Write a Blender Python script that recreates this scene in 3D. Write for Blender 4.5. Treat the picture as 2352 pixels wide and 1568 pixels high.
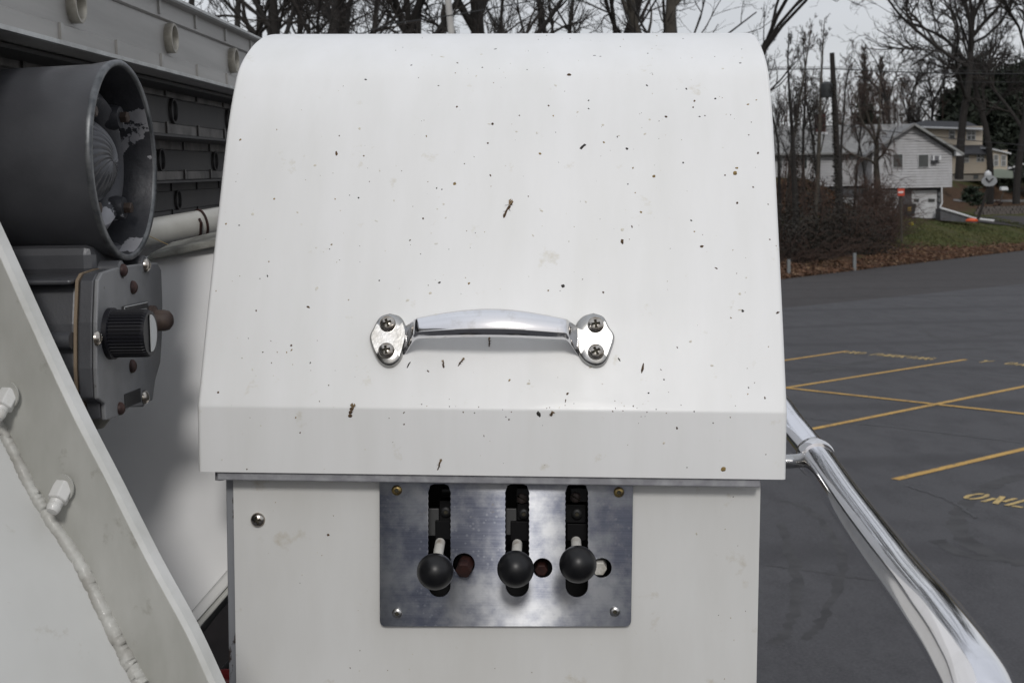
import bpy, math, random
import numpy as np
from mathutils import Vector, Matrix
R = math.radians
for o in list(bpy.data.objects): bpy.data.objects.remove(o)
scene = bpy.context.scene
col = scene.collection

# ------------------------------------------------------------------ camera
EYE = Vector((0, 0, 3.4)); FPX = 3231.0; PITCH = R(5.4); ROLL = R(-1.0)
cR, sR, cP, sP = math.cos(ROLL), math.sin(ROLL), math.cos(PITCH), math.sin(PITCH)
RIGHT = Vector((cR, sR*sP, sR*cP)); UP = Vector((-sR, cR*sP, cR*cP)); FWD = Vector((0, cP, -sP))
cam_d = bpy.data.cameras.new('camera'); cam = bpy.data.objects.new('camera', cam_d); col.objects.link(cam)
M = Matrix.Identity(4)
for i in range(3):
    M[i][0] = RIGHT[i]; M[i][1] = UP[i]; M[i][2] = -FWD[i]; M[i][3] = EYE[i]
cam.matrix_world = M
cam_d.sensor_width = 36; cam_d.lens = FPX/2352*36; cam_d.clip_start = .05; cam_d.clip_end = 3000
cam_d.dof.use_dof = True; cam_d.dof.focus_distance = 1.25; cam_d.dof.aperture_fstop = 30
scene.camera = cam

# ------------------------------------------------------------------ sky, sun, exposure
SUN_EL, SUN_AZ = 32.0, 178.0      # azimuth clockwise from +Y: behind the photographer
w = bpy.data.worlds.new('World'); scene.world = w; w.use_nodes = True
nt = w.node_tree; nt.nodes.clear()
N = nt.nodes.new; LK = nt.links.new
out = N('ShaderNodeOutputWorld'); bg = N('ShaderNodeBackground'); bg.inputs['Strength'].default_value = .1
sky = N('ShaderNodeTexSky'); sky.sky_type = 'NISHITA'; sky.sun_disc = False
sky.sun_elevation = R(SUN_EL); sky.sun_rotation = R(SUN_AZ); sky.dust_density = 3; sky.air_density = 1
tc = N('ShaderNodeTexCoord'); sep = N('ShaderNodeSeparateXYZ'); LK(tc.outputs['Generated'], sep.inputs[0])
ramp = N('ShaderNodeValToRGB'); LK(sep.outputs['Z'], ramp.inputs[0])
ramp.color_ramp.elements[0].position = 0; ramp.color_ramp.elements[0].color = (6.2, 6.3, 6.45, 1)
ramp.color_ramp.elements[1].position = 1; ramp.color_ramp.elements[1].color = (7.7, 8.0, 8.5, 1)
e = ramp.color_ramp.elements.new(.3); e.color = (6.4, 6.6, 7.1, 1)
mp = N('ShaderNodeMapping'); mp.inputs['Scale'].default_value = (1.2, 1.2, 5); LK(tc.outputs['Generated'], mp.inputs[0])
nz = N('ShaderNodeTexNoise'); nz.inputs['Scale'].default_value = 1.6; nz.inputs['Detail'].default_value = 4; LK(mp.outputs[0], nz.inputs[0])
cr = N('ShaderNodeMapRange'); cr.inputs['From Min'].default_value = .3; cr.inputs['From Max'].default_value = .7
cr.inputs['To Min'].default_value = .9; cr.inputs['To Max'].default_value = 1.08; LK(nz.outputs[0], cr.inputs[0])
mul = N('ShaderNodeMix'); mul.data_type = 'RGBA'; mul.blend_type = 'MULTIPLY'; mul.inputs[0].default_value = 1
LK(ramp.outputs[0], mul.inputs[6]); LK(cr.outputs[0], mul.inputs[7])
mx = N('ShaderNodeMix'); mx.data_type = 'RGBA'; mx.inputs[0].default_value = .9
LK(sky.outputs[0], mx.inputs[6]); LK(mul.outputs[2], mx.inputs[7])
LK(mx.outputs[2], bg.inputs[0]); LK(bg.outputs[0], out.inputs[0])
sl = bpy.data.lights.new('sun', 'SUN'); sl.energy = 1.12; sl.angle = R(10); sl.color = (1, .975, .94)
so = bpy.data.objects.new('sun', sl); col.objects.link(so)
az = R(SUN_AZ); el = R(SUN_EL)
sd = Vector((math.sin(az)*math.cos(el), math.cos(az)*math.cos(el), math.sin(el)))
so.rotation_euler = sd.to_track_quat('Z', 'Y').to_euler(); so.location = (0, -5, 12)
scene.render.engine = 'CYCLES'
scene.view_settings.view_transform = 'Standard'; scene.view_settings.look = 'None'
scene.view_settings.exposure = 0.07; scene.view_settings.gamma = 1
scene.view_settings.use_curve_mapping = False
scene.cycles.max_bounces = 6; scene.cycles.transparent_max_bounces = 8

# ------------------------------------------------------------------ rays through the picture
def ray(px, py):
    v = RIGHT*(px-1176) + UP*(784-py) + FWD*FPX
    return v/FPX                          # length 1 along the optical axis
def PD(px, py, d): return EYE + ray(px, py)*d           # at axis depth d
def PY(px, py, Y):                                       # on the vertical plane y = Y
    r = ray(px, py); return EYE + r*(Y/r.y)
def PG(px, py, z=0):
    r = ray(px, py); return EYE + r*((z-EYE.z)/r.z)
def hit(px, py, O, n):
    r = ray(px, py); return EYE + r*((O-EYE).dot(n)/r.dot(n))

# ------------------------------------------------------------------ materials
MATS = {}
def newmat(name):
    m = bpy.data.materials.new(name); m.use_nodes = True
    nt = m.node_tree; b = nt.nodes['Principled BSDF']; return m, nt, b
def noise(nt, scale, detail=4, rough=.6, vec=None, stretch=None, coord='Object'):
    n = nt.nodes.new('ShaderNodeTexNoise'); n.inputs['Scale'].default_value = scale
    n.inputs['Detail'].default_value = detail; n.inputs['Roughness'].default_value = rough
    t = nt.nodes.new('ShaderNodeTexCoord'); v = t.outputs[coord]
    if stretch:
        mpp = nt.nodes.new('ShaderNodeMapping'); mpp.inputs['Scale'].default_value = stretch
        nt.links.new(v, mpp.inputs[0]); v = mpp.outputs[0]
    nt.links.new(v, n.inputs['Vector']); return n.outputs[0]
def mrange(nt, v, a, b, c, d):
    n = nt.nodes.new('ShaderNodeMapRange'); nt.links.new(v, n.inputs[0])
    for i, x in enumerate((a, b, c, d)): n.inputs[i+1].default_value = x
    return n.outputs[0]
def mixc(nt, fac, c1, c2):
    n = nt.nodes.new('ShaderNodeMix'); n.data_type = 'RGBA'
    if isinstance(fac, (int, float)): n.inputs[0].default_value = fac
    else: nt.links.new(fac, n.inputs[0])
    for i, c in ((6, c1), (7, c2)):
        if isinstance(c, tuple): n.inputs[i].default_value = (*c, 1)
        else: nt.links.new(c, n.inputs[i])
    return n.outputs[2]
def bump(nt, b, h, strength=.3, dist=.01):
    n = nt.nodes.new('ShaderNodeBump'); n.inputs['Strength'].default_value = strength
    n.inputs['Distance'].default_value = dist; nt.links.new(h, n.inputs['Height'])
    nt.links.new(n.outputs[0], b.inputs['Normal'])
def mat(name, c, rough=.5, metal=0, c2=None, ns=20, lo=.4, hi=.65, coat=0, bmp=0, bs=60, bd=.002,
        spec=.5, c3=None, ns3=60, lo3=.62, hi3=.7, stretch=None, rvar=0, coord='Object'):
    if name in MATS: return MATS[name]
    m, nt, b = newmat(name)
    b.inputs['Roughness'].default_value = rough; b.inputs['Metallic'].default_value = metal
    b.inputs['Specular IOR Level'].default_value = spec
    b.inputs['Coat Weight'].default_value = coat; b.inputs['Coat Roughness'].default_value = .06
    cc = c
    if c2 is not None: cc = mixc(nt, mrange(nt, noise(nt, ns, 5, .6, stretch=stretch, coord=coord), lo, hi, 0, 1), c, c2)
    if c3 is not None: cc = mixc(nt, mrange(nt, noise(nt, ns3, 6, .65, coord=coord), lo3, hi3, 0, 1), cc, c3)
    if isinstance(cc, tuple): b.inputs['Base Color'].default_value = (*cc, 1)
    else: nt.links.new(cc, b.inputs['Base Color'])
    if rvar: nt.links.new(mrange(nt, noise(nt, ns*1.7, 5, coord=coord), .3, .7, rough-rvar, rough+rvar), b.inputs['Roughness'])
    if bmp: bump(nt, b, noise(nt, bs, 5, .6, coord=coord), bmp, bd)
    MATS[name] = m; return m

LIDW = mat('gloss white paint', (.765, .765, .76), .40, c2=(.715, .715, .70), ns=9, lo=.35, hi=.7, stretch=(2.5, 1, .35), c3=(.58, .55, .47), ns3=34, lo3=.64, hi3=.78, coat=.04, rvar=.05, bmp=.05, bs=18, bd=.004)
BODW = mat('soft white paint', (.70, .70, .685), .42, c2=(.635, .63, .605), ns=9, lo=.35, hi=.68, stretch=(1.5, 1, .4), c3=(.50, .46, .38), ns3=30, lo3=.62, hi3=.78, coat=.15, rvar=.06, bmp=.05, bs=14, bd=.004)
GREYW = mat('grimy white paint', (.52, .52, .49), .5, c2=(.34, .34, .305), ns=9, lo=.35, hi=.68, stretch=(1, 1, .45), c3=(.24, .22, .18), ns3=32, lo3=.60, hi3=.78, coat=.1, bmp=.15, bs=40)
PANW = mat('white side panel paint', (.58, .585, .57), .4, c2=(.48, .48, .46), ns=5, lo=.35, hi=.7, stretch=(1, 1, .5), c3=(.36, .33, .28), ns3=34, lo3=.62, hi3=.78, coat=.2)
WALLW = mat('white bodywork paint', (.80, .80, .80), .35, c2=(.70, .70, .70), ns=4, lo=.35, hi=.65, coat=.25)  # the panel's own white paint, mottled at random
GALV = mat('galvanised trim', (.40, .405, .42), .5, .3, c2=(.27, .27, .29), ns=60, lo=.35, hi=.6, bmp=.1, bs=200)
CHROME = mat('polished chrome', (.80, .80, .82), .09, 1, c2=(.62, .60, .58), ns=50, lo=.5, hi=.75, c3=(.35, .30, .24), ns3=120, lo3=.68, hi3=.76)
CHRDIRT = mat('pitted chrome', (.46, .46, .46), .27, 1, c2=(.27, .255, .225), ns=45, lo=.40, hi=.75, bmp=.10, bs=300, bd=.001)
RAILC = mat('rail chrome', (.82, .82, .85), .07, 1, c2=(.72, .72, .74), ns=30, lo=.5, hi=.75, c3=(.3, .27, .22), ns3=90, lo3=.69, hi3=.74)
SCREW = mat('steel screw head', (.50, .47, .43), .25, 1, c2=(.25, .20, .15), ns=120, lo=.45, hi=.7)
SOCKET = mat('grimy recess', (.05, .045, .03), .8)
BRASS = mat('yellow passivated steel', (.36, .27, .11), .35, .9, c2=(.12, .09, .06), ns=200, lo=.45, hi=.65)
BOLTS = mat('stainless bolt', (.55, .55, .55), .28, 1, c2=(.2, .18, .15), ns=200, lo=.5, hi=.7)
KNOB = mat('black phenolic knob', (.006, .006, .007), .36, c2=(.012, .012, .013), ns=60, spec=.35, c3=(.10, .07, .045), ns3=45, lo3=.74, hi3=.78)
RODW = mat('white painted rod', (.62, .60, .55), .4, c2=(.3, .25, .2), ns=80, lo=.5, hi=.7)
DARKIN = mat('near-black infill', (.012, .012, .013), .5)  # plain near-black base colour
DKMETAL = mat('dark grey linkage metal', (.035, .036, .038), .5, .5, c2=(.02, .02, .02), ns=60)
LINKG = mat('light grey linkage plate', (.10, .102, .105), .5, .3, c2=(.1, .1, .1), ns=60)
RUST = mat('rusty maroon bolt', (.045, .016, .012), .6, .2, c2=(.02, .01, .009), ns=90)
HORN = mat('graphite horn paint', (.082, .084, .092), .36, .2, c2=(.060, .061, .067), ns=12, c3=(.26, .26, .25), ns3=55, lo3=.735, hi3=.76, bmp=.12, bs=350, bd=.001, coat=.15)
HORNCHIP = mat('graphite paint with bare chips', (.040, .042, .048), .45, .35, c2=(.05, .05, .056), ns=60, c3=(.34, .34, .36), ns3=16, lo3=.575, hi3=.585, bmp=.35, bs=90, bd=.002)
HRIM = mat('worn rim metal', (.16, .165, .17), .4, .6, c2=(.07, .075, .08), ns=45, lo=.4, hi=.6)
HFACE = mat('grey faceplate paint', (.20, .203, .21), .5, .2, c2=(.16, .162, .168), ns=25, c3=(.05, .045, .04), ns3=70, lo3=.66, hi3=.74)
GASK = mat('tan gasket', (.20, .15, .10), .8)
BLKPL = mat('black ribbed plastic', (.006, .006, .009), .5, spec=.3)
WLAB = mat('pale knob marking', (.42, .43, .43), .5)
RUBR = mat('brown rubber boot', (.035, .022, .018), .65, c2=(.06, .04, .03), ns=100)
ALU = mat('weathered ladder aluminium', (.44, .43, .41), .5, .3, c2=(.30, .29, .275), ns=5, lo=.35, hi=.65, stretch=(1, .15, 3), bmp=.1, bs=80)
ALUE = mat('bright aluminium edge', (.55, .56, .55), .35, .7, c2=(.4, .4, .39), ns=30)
ALUD = mat('shade-darkened aluminium', (.040, .039, .039), .55, .3, c2=(.055, .052, .05), ns=10, bmp=.1, bs=80)  # shade on the nested inner rails put into the base colour
ALUM2 = mat('shade-darkened inner flange', (.17, .16, .15), .5, .5, c2=(.055, .05, .048), ns=18)  # inner flanges toned down, their shade painted into the colour
RING = mat('pale rung end', (.42, .40, .35), .5, .4, c2=(.28, .26, .22), ns=40)
TUBEW = mat('cream painted tube', (.52, .52, .49), .35, c2=(.40, .39, .36), ns=12, stretch=(1, 1, 1), coat=.2)
REDP = mat('red fire engine paint', (.16, .012, .012), .3, coat=.4)
WIRE = mat('black cable', (.02, .02, .02), .7)
BARK = mat('grey brown bark', (.021, .018, .016), .9, c2=(.012, .010, .009), ns=6, coord='Object')
BARKL = mat('lighter bark', (.065, .056, .045), .9, c2=(.032, .028, .023), ns=4)
TWIG = mat('dark winter twigs', (.030, .025, .022), .9)
TWIGR = mat('reddish winter twigs', (.060, .040, .032), .9, c2=(.04, .03, .025), ns=1)
VINE = mat('brown bramble stems', (.062, .036, .026), .9, c2=(.024, .016, .013), ns=.8)
EVER = mat('dark evergreen needles', (.020, .028, .016), .8, c2=(.012, .017, .011), ns=1.2)
BUSH = mat('dark shrub leaves', (.018, .032, .014), .7, c2=(.012, .02, .011), ns=4)
IVY = mat('dark ivy leaves', (.022, .017, .012), .8, c2=(.014, .012, .008), ns=1.5)
SIDING = mat('white house siding', (.44, .44, .45), .6, c2=(.37, .365, .37), ns=1.2, c3=(.30, .29, .28), ns3=6, lo3=.6, hi3=.75)
SIDEDK = mat('grey lower storey', (.085, .087, .095), .8, c2=(.065, .066, .07), ns=3)
ROOFG = mat('pale grey shingles', (.22, .22, .215), .85, c2=(.14, .14, .14), ns=2, stretch=(1, 1, 6))
ROOFD = mat('charcoal shingles', (.055, .055, .06), .85, c2=(.04, .04, .045), ns=3)
TRIMW = mat('white house trim', (.55, .56, .57), .5)
BEIGE = mat('beige house siding', (.50, .435, .35), .7, c2=(.44, .385, .31), ns=2, stretch=(.3, .3, 8))
GLASS = mat('dark window glass', (.03, .035, .035), .12, spec=.6, c2=(.05, .055, .055), ns=1.5)
SHADE = mat('grey window blind', (.17, .17, .165), .6)
BRICK = mat('red brick chimney', (.07, .022, .018), .9, c2=(.04, .016, .014), ns=6)
MINT = mat('pale green deck skirt', (.26, .30, .25), .7)
POLEB = mat('creosoted pole', (.018, .014, .012), .9, c2=(.011, .009, .008), ns=5)
POSTG = mat('grey guard post', (.16, .17, .175), .7, c2=(.15, .16, .16), ns=5)
ORANGE = mat('orange plastic', (.55, .08, .02), .4)
YELLP = mat('yellow plastic', (.6, .5, .05), .4)
BINB = mat('black plastic bin', (.008, .012, .012), .5)
BINY = mat('yellow bin sticker', (.30, .20, .03), .6)
SIGNR = mat('faded red sign', (.45, .05, .02), .6)
SIGNW = mat('white sign bar', (.65, .60, .58), .6)
WPOLE = mat('pale light pole', (.42, .41, .39), .6, c2=(.34, .33, .32), ns=6)
STONE = mat('grey wall stone', (.12, .105, .095), .9, c2=(.07, .062, .055), ns=3)
CONC = mat('old kerb concrete', (.16, .15, .14), .9)
PAINTY = mat('yellow line paint', (.50, .30, .065), .7, c2=(.40, .23, .05), ns=4, c3=(.075, .065, .055), ns3=11, lo3=.55, hi3=.68)
PAINTL = mat('pale yellow stencil paint', (.52, .37, .13), .7, c2=(.38, .27, .10), ns=8, c3=(.075, .068, .06), ns3=14, lo3=.54, hi3=.66)
BUG = mat('dried insect brown', (.10, .055, .022), .8, c2=(.035, .022, .014), ns=300)
BUGD = mat('black insect', (.02, .017, .014), .6)
BUGY = mat('amber droppings', (.28, .19, .06), .7, c2=(.12, .08, .03), ns=300)
BUGP = mat('pale spatter', (.56, .52, .43), .6, c2=(.66, .65, .60), ns=250, lo=.4, hi=.6)
WING = mat('papery wing', (.22, .15, .08), .7)
LEAFL = mat('fallen oak leaves', (.115, .058, .033), .9, c2=(.055, .032, .02), ns=.9)
LEAFT = mat('tan fallen leaves', (.19, .12, .07), .9)
GRASSM = mat('winter grass blades', (.06, .075, .022), .9, c2=(.09, .085, .03), ns=.5)

def brushed_plate():
    m, nt, b = newmat('brushed stained stainless')
    b.inputs['Metallic'].default_value = 1
    scr = noise(nt, 1, 3, .6, stretch=(12, 12, 900))
    cl = noise(nt, 26, 6, .62); fine = noise(nt, 160, 3, .6)
    spots = nt.nodes.new('ShaderNodeTexVoronoi'); spots.inputs['Scale'].default_value = 190
    t = nt.nodes.new('ShaderNodeTexCoord'); nt.links.new(t.outputs['Object'], spots.inputs['Vector'])
    sp = mrange(nt, spots.outputs['Distance'], .18, .26, 1, 0)
    msk = mrange(nt, noise(nt, 14, 3), .55, .64, 0, .4)
    mm = nt.nodes.new('ShaderNodeMath'); mm.operation = 'MULTIPLY'; nt.links.new(sp, mm.inputs[0]); nt.links.new(msk, mm.inputs[1])
    base = mixc(nt, mrange(nt, cl, .40, .62, 0, 1), (.46, .47, .49), (.18, .195, .25))
    base = mixc(nt, mrange(nt, scr, .35, .65, 0, .16), base, (.55, .56, .60))
    base = mixc(nt, mm.outputs[0], base, (.46, .48, .52))
    base = mixc(nt, mrange(nt, noise(nt, 40, 5, .7), .66, .74, 0, .7), base, (.30, .26, .20))
    nt.links.new(base, b.inputs['Base Color'])
    nt.links.new(mrange(nt, cl, .35, .65, .42, .34), b.inputs['Roughness'])
    b.inputs['Anisotropic'].default_value = 1.0
    vt = nt.nodes.new('ShaderNodeVectorTransform'); vt.vector_type = 'VECTOR'; vt.convert_from = 'OBJECT'; vt.convert_to = 'WORLD'
    vt.inputs[0].default_value = (0, 0, 1); nt.links.new(vt.outputs[0], b.inputs['Tangent'])
    # flat sheet: normal bent away from the centre line to narrow the sun streak
    sx = nt.nodes.new('ShaderNodeSeparateXYZ'); nt.links.new(t.outputs['Object'], sx.inputs[0])
    cx = nt.nodes.new('ShaderNodeVectorTransform'); cx.vector_type = 'VECTOR'; cx.convert_from = 'OBJECT'; cx.convert_to = 'WORLD'; cx.inputs[0].default_value = (1, 0, 0)
    k = nt.nodes.new('ShaderNodeMath'); k.operation = 'MULTIPLY'; nt.links.new(sx.outputs[0], k.inputs[0]); k.inputs[1].default_value = 1.7
    sc = nt.nodes.new('ShaderNodeVectorMath'); sc.operation = 'SCALE'; nt.links.new(cx.outputs[0], sc.inputs[0]); nt.links.new(k.outputs[0], sc.inputs['Scale'])
    bp = nt.nodes.new('ShaderNodeBump'); bp.inputs['Strength'].default_value = .08; bp.inputs['Distance'].default_value = .001; nt.links.new(scr, bp.inputs['Height'])
    ad = nt.nodes.new('ShaderNodeVectorMath'); nt.links.new(bp.outputs[0], ad.inputs[0]); nt.links.new(sc.outputs[0], ad.inputs[1])
    nm = nt.nodes.new('ShaderNodeVectorMath'); nm.operation = 'NORMALIZE'; nt.links.new(ad.outputs[0], nm.inputs[0]); nt.links.new(nm.outputs[0], b.inputs['Normal'])
    return m
PLATE = brushed_plate()

def asphalt(name, base, dark, light, cracks):
    m, nt, b = newmat(name)
    b.inputs['Roughness'].default_value = .85; b.inputs['Specular IOR Level'].default_value = .3
    big = noise(nt, .22, 6, .68); mid = noise(nt, 1.1, 6, .7, stretch=(1.6, .7, 1)); fine = noise(nt, 38, 4, .8)
    c = mixc(nt, mrange(nt, big, .38, .62, 0, 1), base, light)
    c = mixc(nt, mrange(nt, mid, .46, .66, 0, .85), c, dark)
    c = mixc(nt, mrange(nt, fine, .40, .68, 0, .6), c, tuple(x*1.5 for x in light))
    # broad tyre-dark sweeps
    wv = nt.nodes.new('ShaderNodeTexWave'); wv.wave_type = 'RINGS'; wv.inputs['Scale'].default_value = .06
    wv.inputs['Distortion'].default_value = 5; wv.inputs['Detail'].default_value = 3; wv.inputs['Detail Scale'].default_value = .6
    t = nt.nodes.new('ShaderNodeTexCoord'); nt.links.new(t.outputs['Object'], wv.inputs[0])
    sw = mrange(nt, wv.outputs['Fac'], .90, 1, 0, .45)
    c = mixc(nt, sw, c, dark)
    nt.links.new(c, b.inputs['Base Color'])
    bump(nt, b, fine, .5, .004)
    return m
LOT = asphalt('parking asphalt', (.050, .049, .053), (.033, .032, .035), (.064, .063, .067), True)
ROAD = asphalt('road asphalt', (.036, .032, .032), (.026, .023, .023), (.043, .039, .039), False)
SEAL = mat('crack sealant', (.030, .029, .031), .6)
TYRE = mat('tyre marks', (.025, .024, .026), .85, c2=(.047, .046, .048), ns=3, lo=.35, hi=.6)

# road-aligned axes for the terrain
F0 = Vector((12.12, 63.3, 0)); TD = Vector((math.cos(R(54.3)), math.sin(R(54.3)), 0)); SD = Vector((-TD.y, TD.x, 0))
def ground_mat():
    m, nt, b = newmat('verge and lawn'); b.inputs['Roughness'].default_value = .95; b.inputs['Specular IOR Level'].default_value = .15
    t = nt.nodes.new('ShaderNodeTexCoord')
    sub = nt.nodes.new('ShaderNodeVectorMath'); sub.operation = 'SUBTRACT'; nt.links.new(t.outputs['Object'], sub.inputs[0]); sub.inputs[1].default_value = F0
    def dot(v):
        d = nt.nodes.new('ShaderNodeVectorMath'); d.operation = 'DOT_PRODUCT'; nt.links.new(sub.outputs[0], d.inputs[0]); d.inputs[1].default_value = v; return d.outputs['Value']
    s = dot(SD); nn = noise(nt, .35, 4, .6)
    ad = nt.nodes.new('ShaderNodeMath'); ad.operation = 'ADD'; nt.links.new(s, ad.inputs[0]); nt.links.new(mrange(nt, nn, .2, .8, -1.6, 1.6), ad.inputs[1])
    rp = nt.nodes.new('ShaderNodeValToRGB'); nt.links.new(mrange(nt, ad.outputs[0], 0, 40, 0, 1), rp.inputs[0])
    lit = (.085, .045, .026, 1); gr = (.060, .074, .022, 1); br = (.075, .042, .027, 1)
    els = [(0, lit), (.05, lit), (.07, gr), (.30, gr), (.33, br), (.40, br), (.42, gr), (.50, gr), (.56, br), (1, (.05, .035, .026, 1))]
    r = rp.color_ramp; r.elements[0].position = 0; r.elements[0].color = els[0][1]; r.elements[1].position = 1; r.elements[1].color = els[-1][1]
    for p, c in els[1:-1]:
        e = r.elements.new(p); e.color = c
    c = mixc(nt, mrange(nt, noise(nt, 2.2, 6, .75), .35, .68, 0, .8), rp.outputs[0], (.05, .036, .022))
    c = mixc(nt, mrange(nt, noise(nt, 9, 4, .75), .52, .72, 0, .75), c, (.16, .095, .05))
    nt.links.new(c, b.inputs['Base Color']); bump(nt, b, noise(nt, 8, 5, .7), .8, .12)
    return m
GROUND = ground_mat()

# ------------------------------------------------------------------ mesh helpers
class G:
    """collects vertices and faces"""
    def __init__(s): s.v = []; s.f = []; s.mi = []
    def add(s, V, F, mi=0):
        o = len(s.v); s.v += [tuple(p) for p in V]; s.f += [tuple(i+o for i in q) for q in F]; s.mi += [mi]*len(F); return s
    def box(s, x0, x1, y0, y1, z0, z1, mi=0, M=None):
        V = [Vector((x, y, z)) for x in (x0, x1) for y in (y0, y1) for z in (z0, z1)]
        if M: V = [M @ p for p in V]
        return s.add(V, [(0, 1, 3, 2), (4, 6, 7, 5), (0, 4, 5, 1), (2, 3, 7, 6), (0, 2, 6, 4), (1, 5, 7, 3)], mi)
    def prism(s, pts, vec, mi=0):
        n = len(pts); a = [Vector(p) for p in pts]; b = [p+Vector(vec) for p in a]
        return s.add(a+b, [tuple(range(n))[::-1], tuple(range(n, 2*n))] + [(i, (i+1) % n, n+(i+1) % n, n+i) for i in range(n)], mi)
    def tube(s, pts, rad, n=12, caps=True, mi=0):
        P = np.array([tuple(p) for p in pts], float); k = len(P)
        if not hasattr(rad, '__len__'): rad = [rad]*k
        T = np.gradient(P, axis=0); T /= np.linalg.norm(T, axis=1)[:, None]+1e-12
        ref = np.array([0, 0, 1.]) if abs(T[0, 2]) < .9 else np.array([1., 0, 0])
        V = []; u = np.cross(T[0], ref); u /= np.linalg.norm(u)
        a = np.linspace(0, 2*np.pi, n, endpoint=False); ca, sa = np.cos(a)[:, None], np.sin(a)[:, None]
        for i in range(k):
            u = u - T[i]*u.dot(T[i]); u /= np.linalg.norm(u); v = np.cross(T[i], u)
            V.append(P[i] + rad[i]*(ca*u+sa*v))
        V = np.concatenate(V)
        F = [(i*n+j, i*n+(j+1) % n, (i+1)*n+(j+1) % n, (i+1)*n+j) for i in range(k-1) for j in range(n)]
        if caps: F += [tuple(range(n))[::-1], tuple((k-1)*n+j for j in range(n))]
        return s.add(V, F, mi)
    def lathe(s, prof, O, ax, n=32, mi=0, caps=(1, 1)):
        """prof: (r, h) list along axis"""
        ax = Vector(ax).normalized(); ref = Vector((0, 0, 1)) if abs(ax.z) < .9 else Vector((1, 0, 0))
        u = ax.cross(ref).normalized(); v = ax.cross(u); V = []
        for (r, h) in prof:
            for j in range(n):
                a = 2*math.pi*j/n; V.append(Vector(O)+ax*h+(u*math.cos(a)+v*math.sin(a))*r)
        k = len(prof)
        F = [(i*n+j, i*n+(j+1) % n, (i+1)*n+(j+1) % n, (i+1)*n+j) for i in range(k-1) for j in range(n)]
        if prof[0][0] > 1e-6 and caps[0]: F.append(tuple(range(n))[::-1])
        if prof[-1][0] > 1e-6 and caps[1]: F.append(tuple((k-1)*n+j for j in range(n)))
        return s.add(V, F, mi)
    def sphere(s, c, r, n=16, m=10, mi=0, sc=(1, 1, 1)):
        V = []
        for i in range(m+1):
            t = math.pi*i/m
            for j in range(n):
                a = 2*math.pi*j/n; V.append((c[0]+r*sc[0]*math.sin(t)*math.cos(a), c[1]+r*sc[1]*math.sin(t)*math.sin(a), c[2]+r*sc[2]*math.cos(t)))
        return s.add(V, [(i*n+j, (i+1)*n+j, (i+1)*n+(j+1) % n, i*n+(j+1) % n) for i in range(m) for j in range(n)], mi)
WM = {}
def mesh_of(name, g, mats, smooth=False):
    me = bpy.data.meshes.new(name); me.from_pydata(g.v, [], g.f); me.update()
    if not isinstance(mats, (list, tuple)): mats = [mats]
    for m in mats: me.materials.append(m)
    if len(mats) > 1: me.polygons.foreach_set('material_index', g.mi)
    if smooth:
        me.polygons.foreach_set('use_smooth', [True]*len(me.polygons))
        if smooth is not True: me.set_sharp_from_angle(angle=R(smooth))
    return me
def link(name, data, parent=None, label=None, Mx=None):
    o = bpy.data.objects.new(name, data); col.objects.link(o)
    if parent: o.parent = parent
    Mx = Mx or Matrix.Identity(4); o.matrix_basis = Mx
    WM[o.name] = (WM[parent.name] if parent else Matrix.Identity(4)) @ Mx
    if label: o['label'] = label
    return o
def thing(name, label, cat, Mx, group=None):
    o = link(name, None, None, label, Mx); o['category'] = cat; o.empty_display_size = .1
    if group: o['group'] = group
    return o
def part(parent, name, g, mats, smooth=False, label=None, bev=0, world=True, Mx=None, seg=2):
    """a mesh part; coordinates given in world space unless world=False"""
    if parent and world and Mx is None:
        inv = WM[parent.name].inverted(); g.v = [tuple(inv @ Vector(p)) for p in g.v]
    o = link(name, mesh_of(name, g, mats, smooth), parent, label, Mx)
    if bev:
        b = o.modifiers.new('bevel', 'BEVEL'); b.width = bev; b.segments = seg; b.limit_method = 'ANGLE'; b.angle_limit = R(35)
    return o
def copy(o, parent=None, Mx=None, label=None):
    c = o.copy(); col.objects.link(c)
    if parent: c.parent = parent
    if Mx is not None: c.matrix_basis = Mx
    if label: c['label'] = label
    return c
def tag(o, label, cat=None, group=None, kind=None):
    if label: o['label'] = label
    if cat: o['category'] = cat
    if group: o['group'] = group
    if kind: o['kind'] = kind
    return o
def frame(O, x, y, z):
    m = Matrix.Identity(4)
    for i in range(3): m[i][0] = x[i]; m[i][1] = y[i]; m[i][2] = z[i]; m[i][3] = O[i]
    return m
def T(p): return Matrix.Translation(Vector(p))
def catmull(P, per=8):
    P = [np.array(tuple(p), float) for p in P]; P = [2*P[0]-P[1]]+P+[2*P[-1]-P[-2]]; o = []
    for i in range(1, len(P)-2):
        for k in range(per):
            t = k/per; a, b, c, d = P[i-1:i+3]
            o.append(.5*((2*b)+(-a+c)*t+(2*a-5*b+4*c-d)*t*t+(-a+3*b-3*c+d)*t**3))
    o.append(P[-2]); return o
def flat_shape(loops, thick, bevel=0):
    """2D outline with holes -> solid; loops in (x, z), solid spans y = -thick/2 .. thick/2"""
    cu = bpy.data.curves.new('tmp', 'CURVE'); cu.dimensions = '2D'; cu.fill_mode = 'BOTH'; cu.extrude = thick/2; cu.bevel_depth = bevel
    for lp in loops:
        s = cu.splines.new('POLY'); s.points.add(len(lp)-1); s.use_cyclic_u = True
        for i, (x, z) in enumerate(lp): s.points[i].co = (x, z, 0, 1)
    o = bpy.data.objects.new('tmp', cu); me = o.to_mesh(); g = G()
    g.add([(v.co.x, -v.co.z, v.co.y) for v in me.vertices], [tuple(p.vertices) for p in me.polygons])
    o.to_mesh_clear(); bpy.data.objects.remove(o); bpy.data.curves.remove(cu); return g
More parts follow.
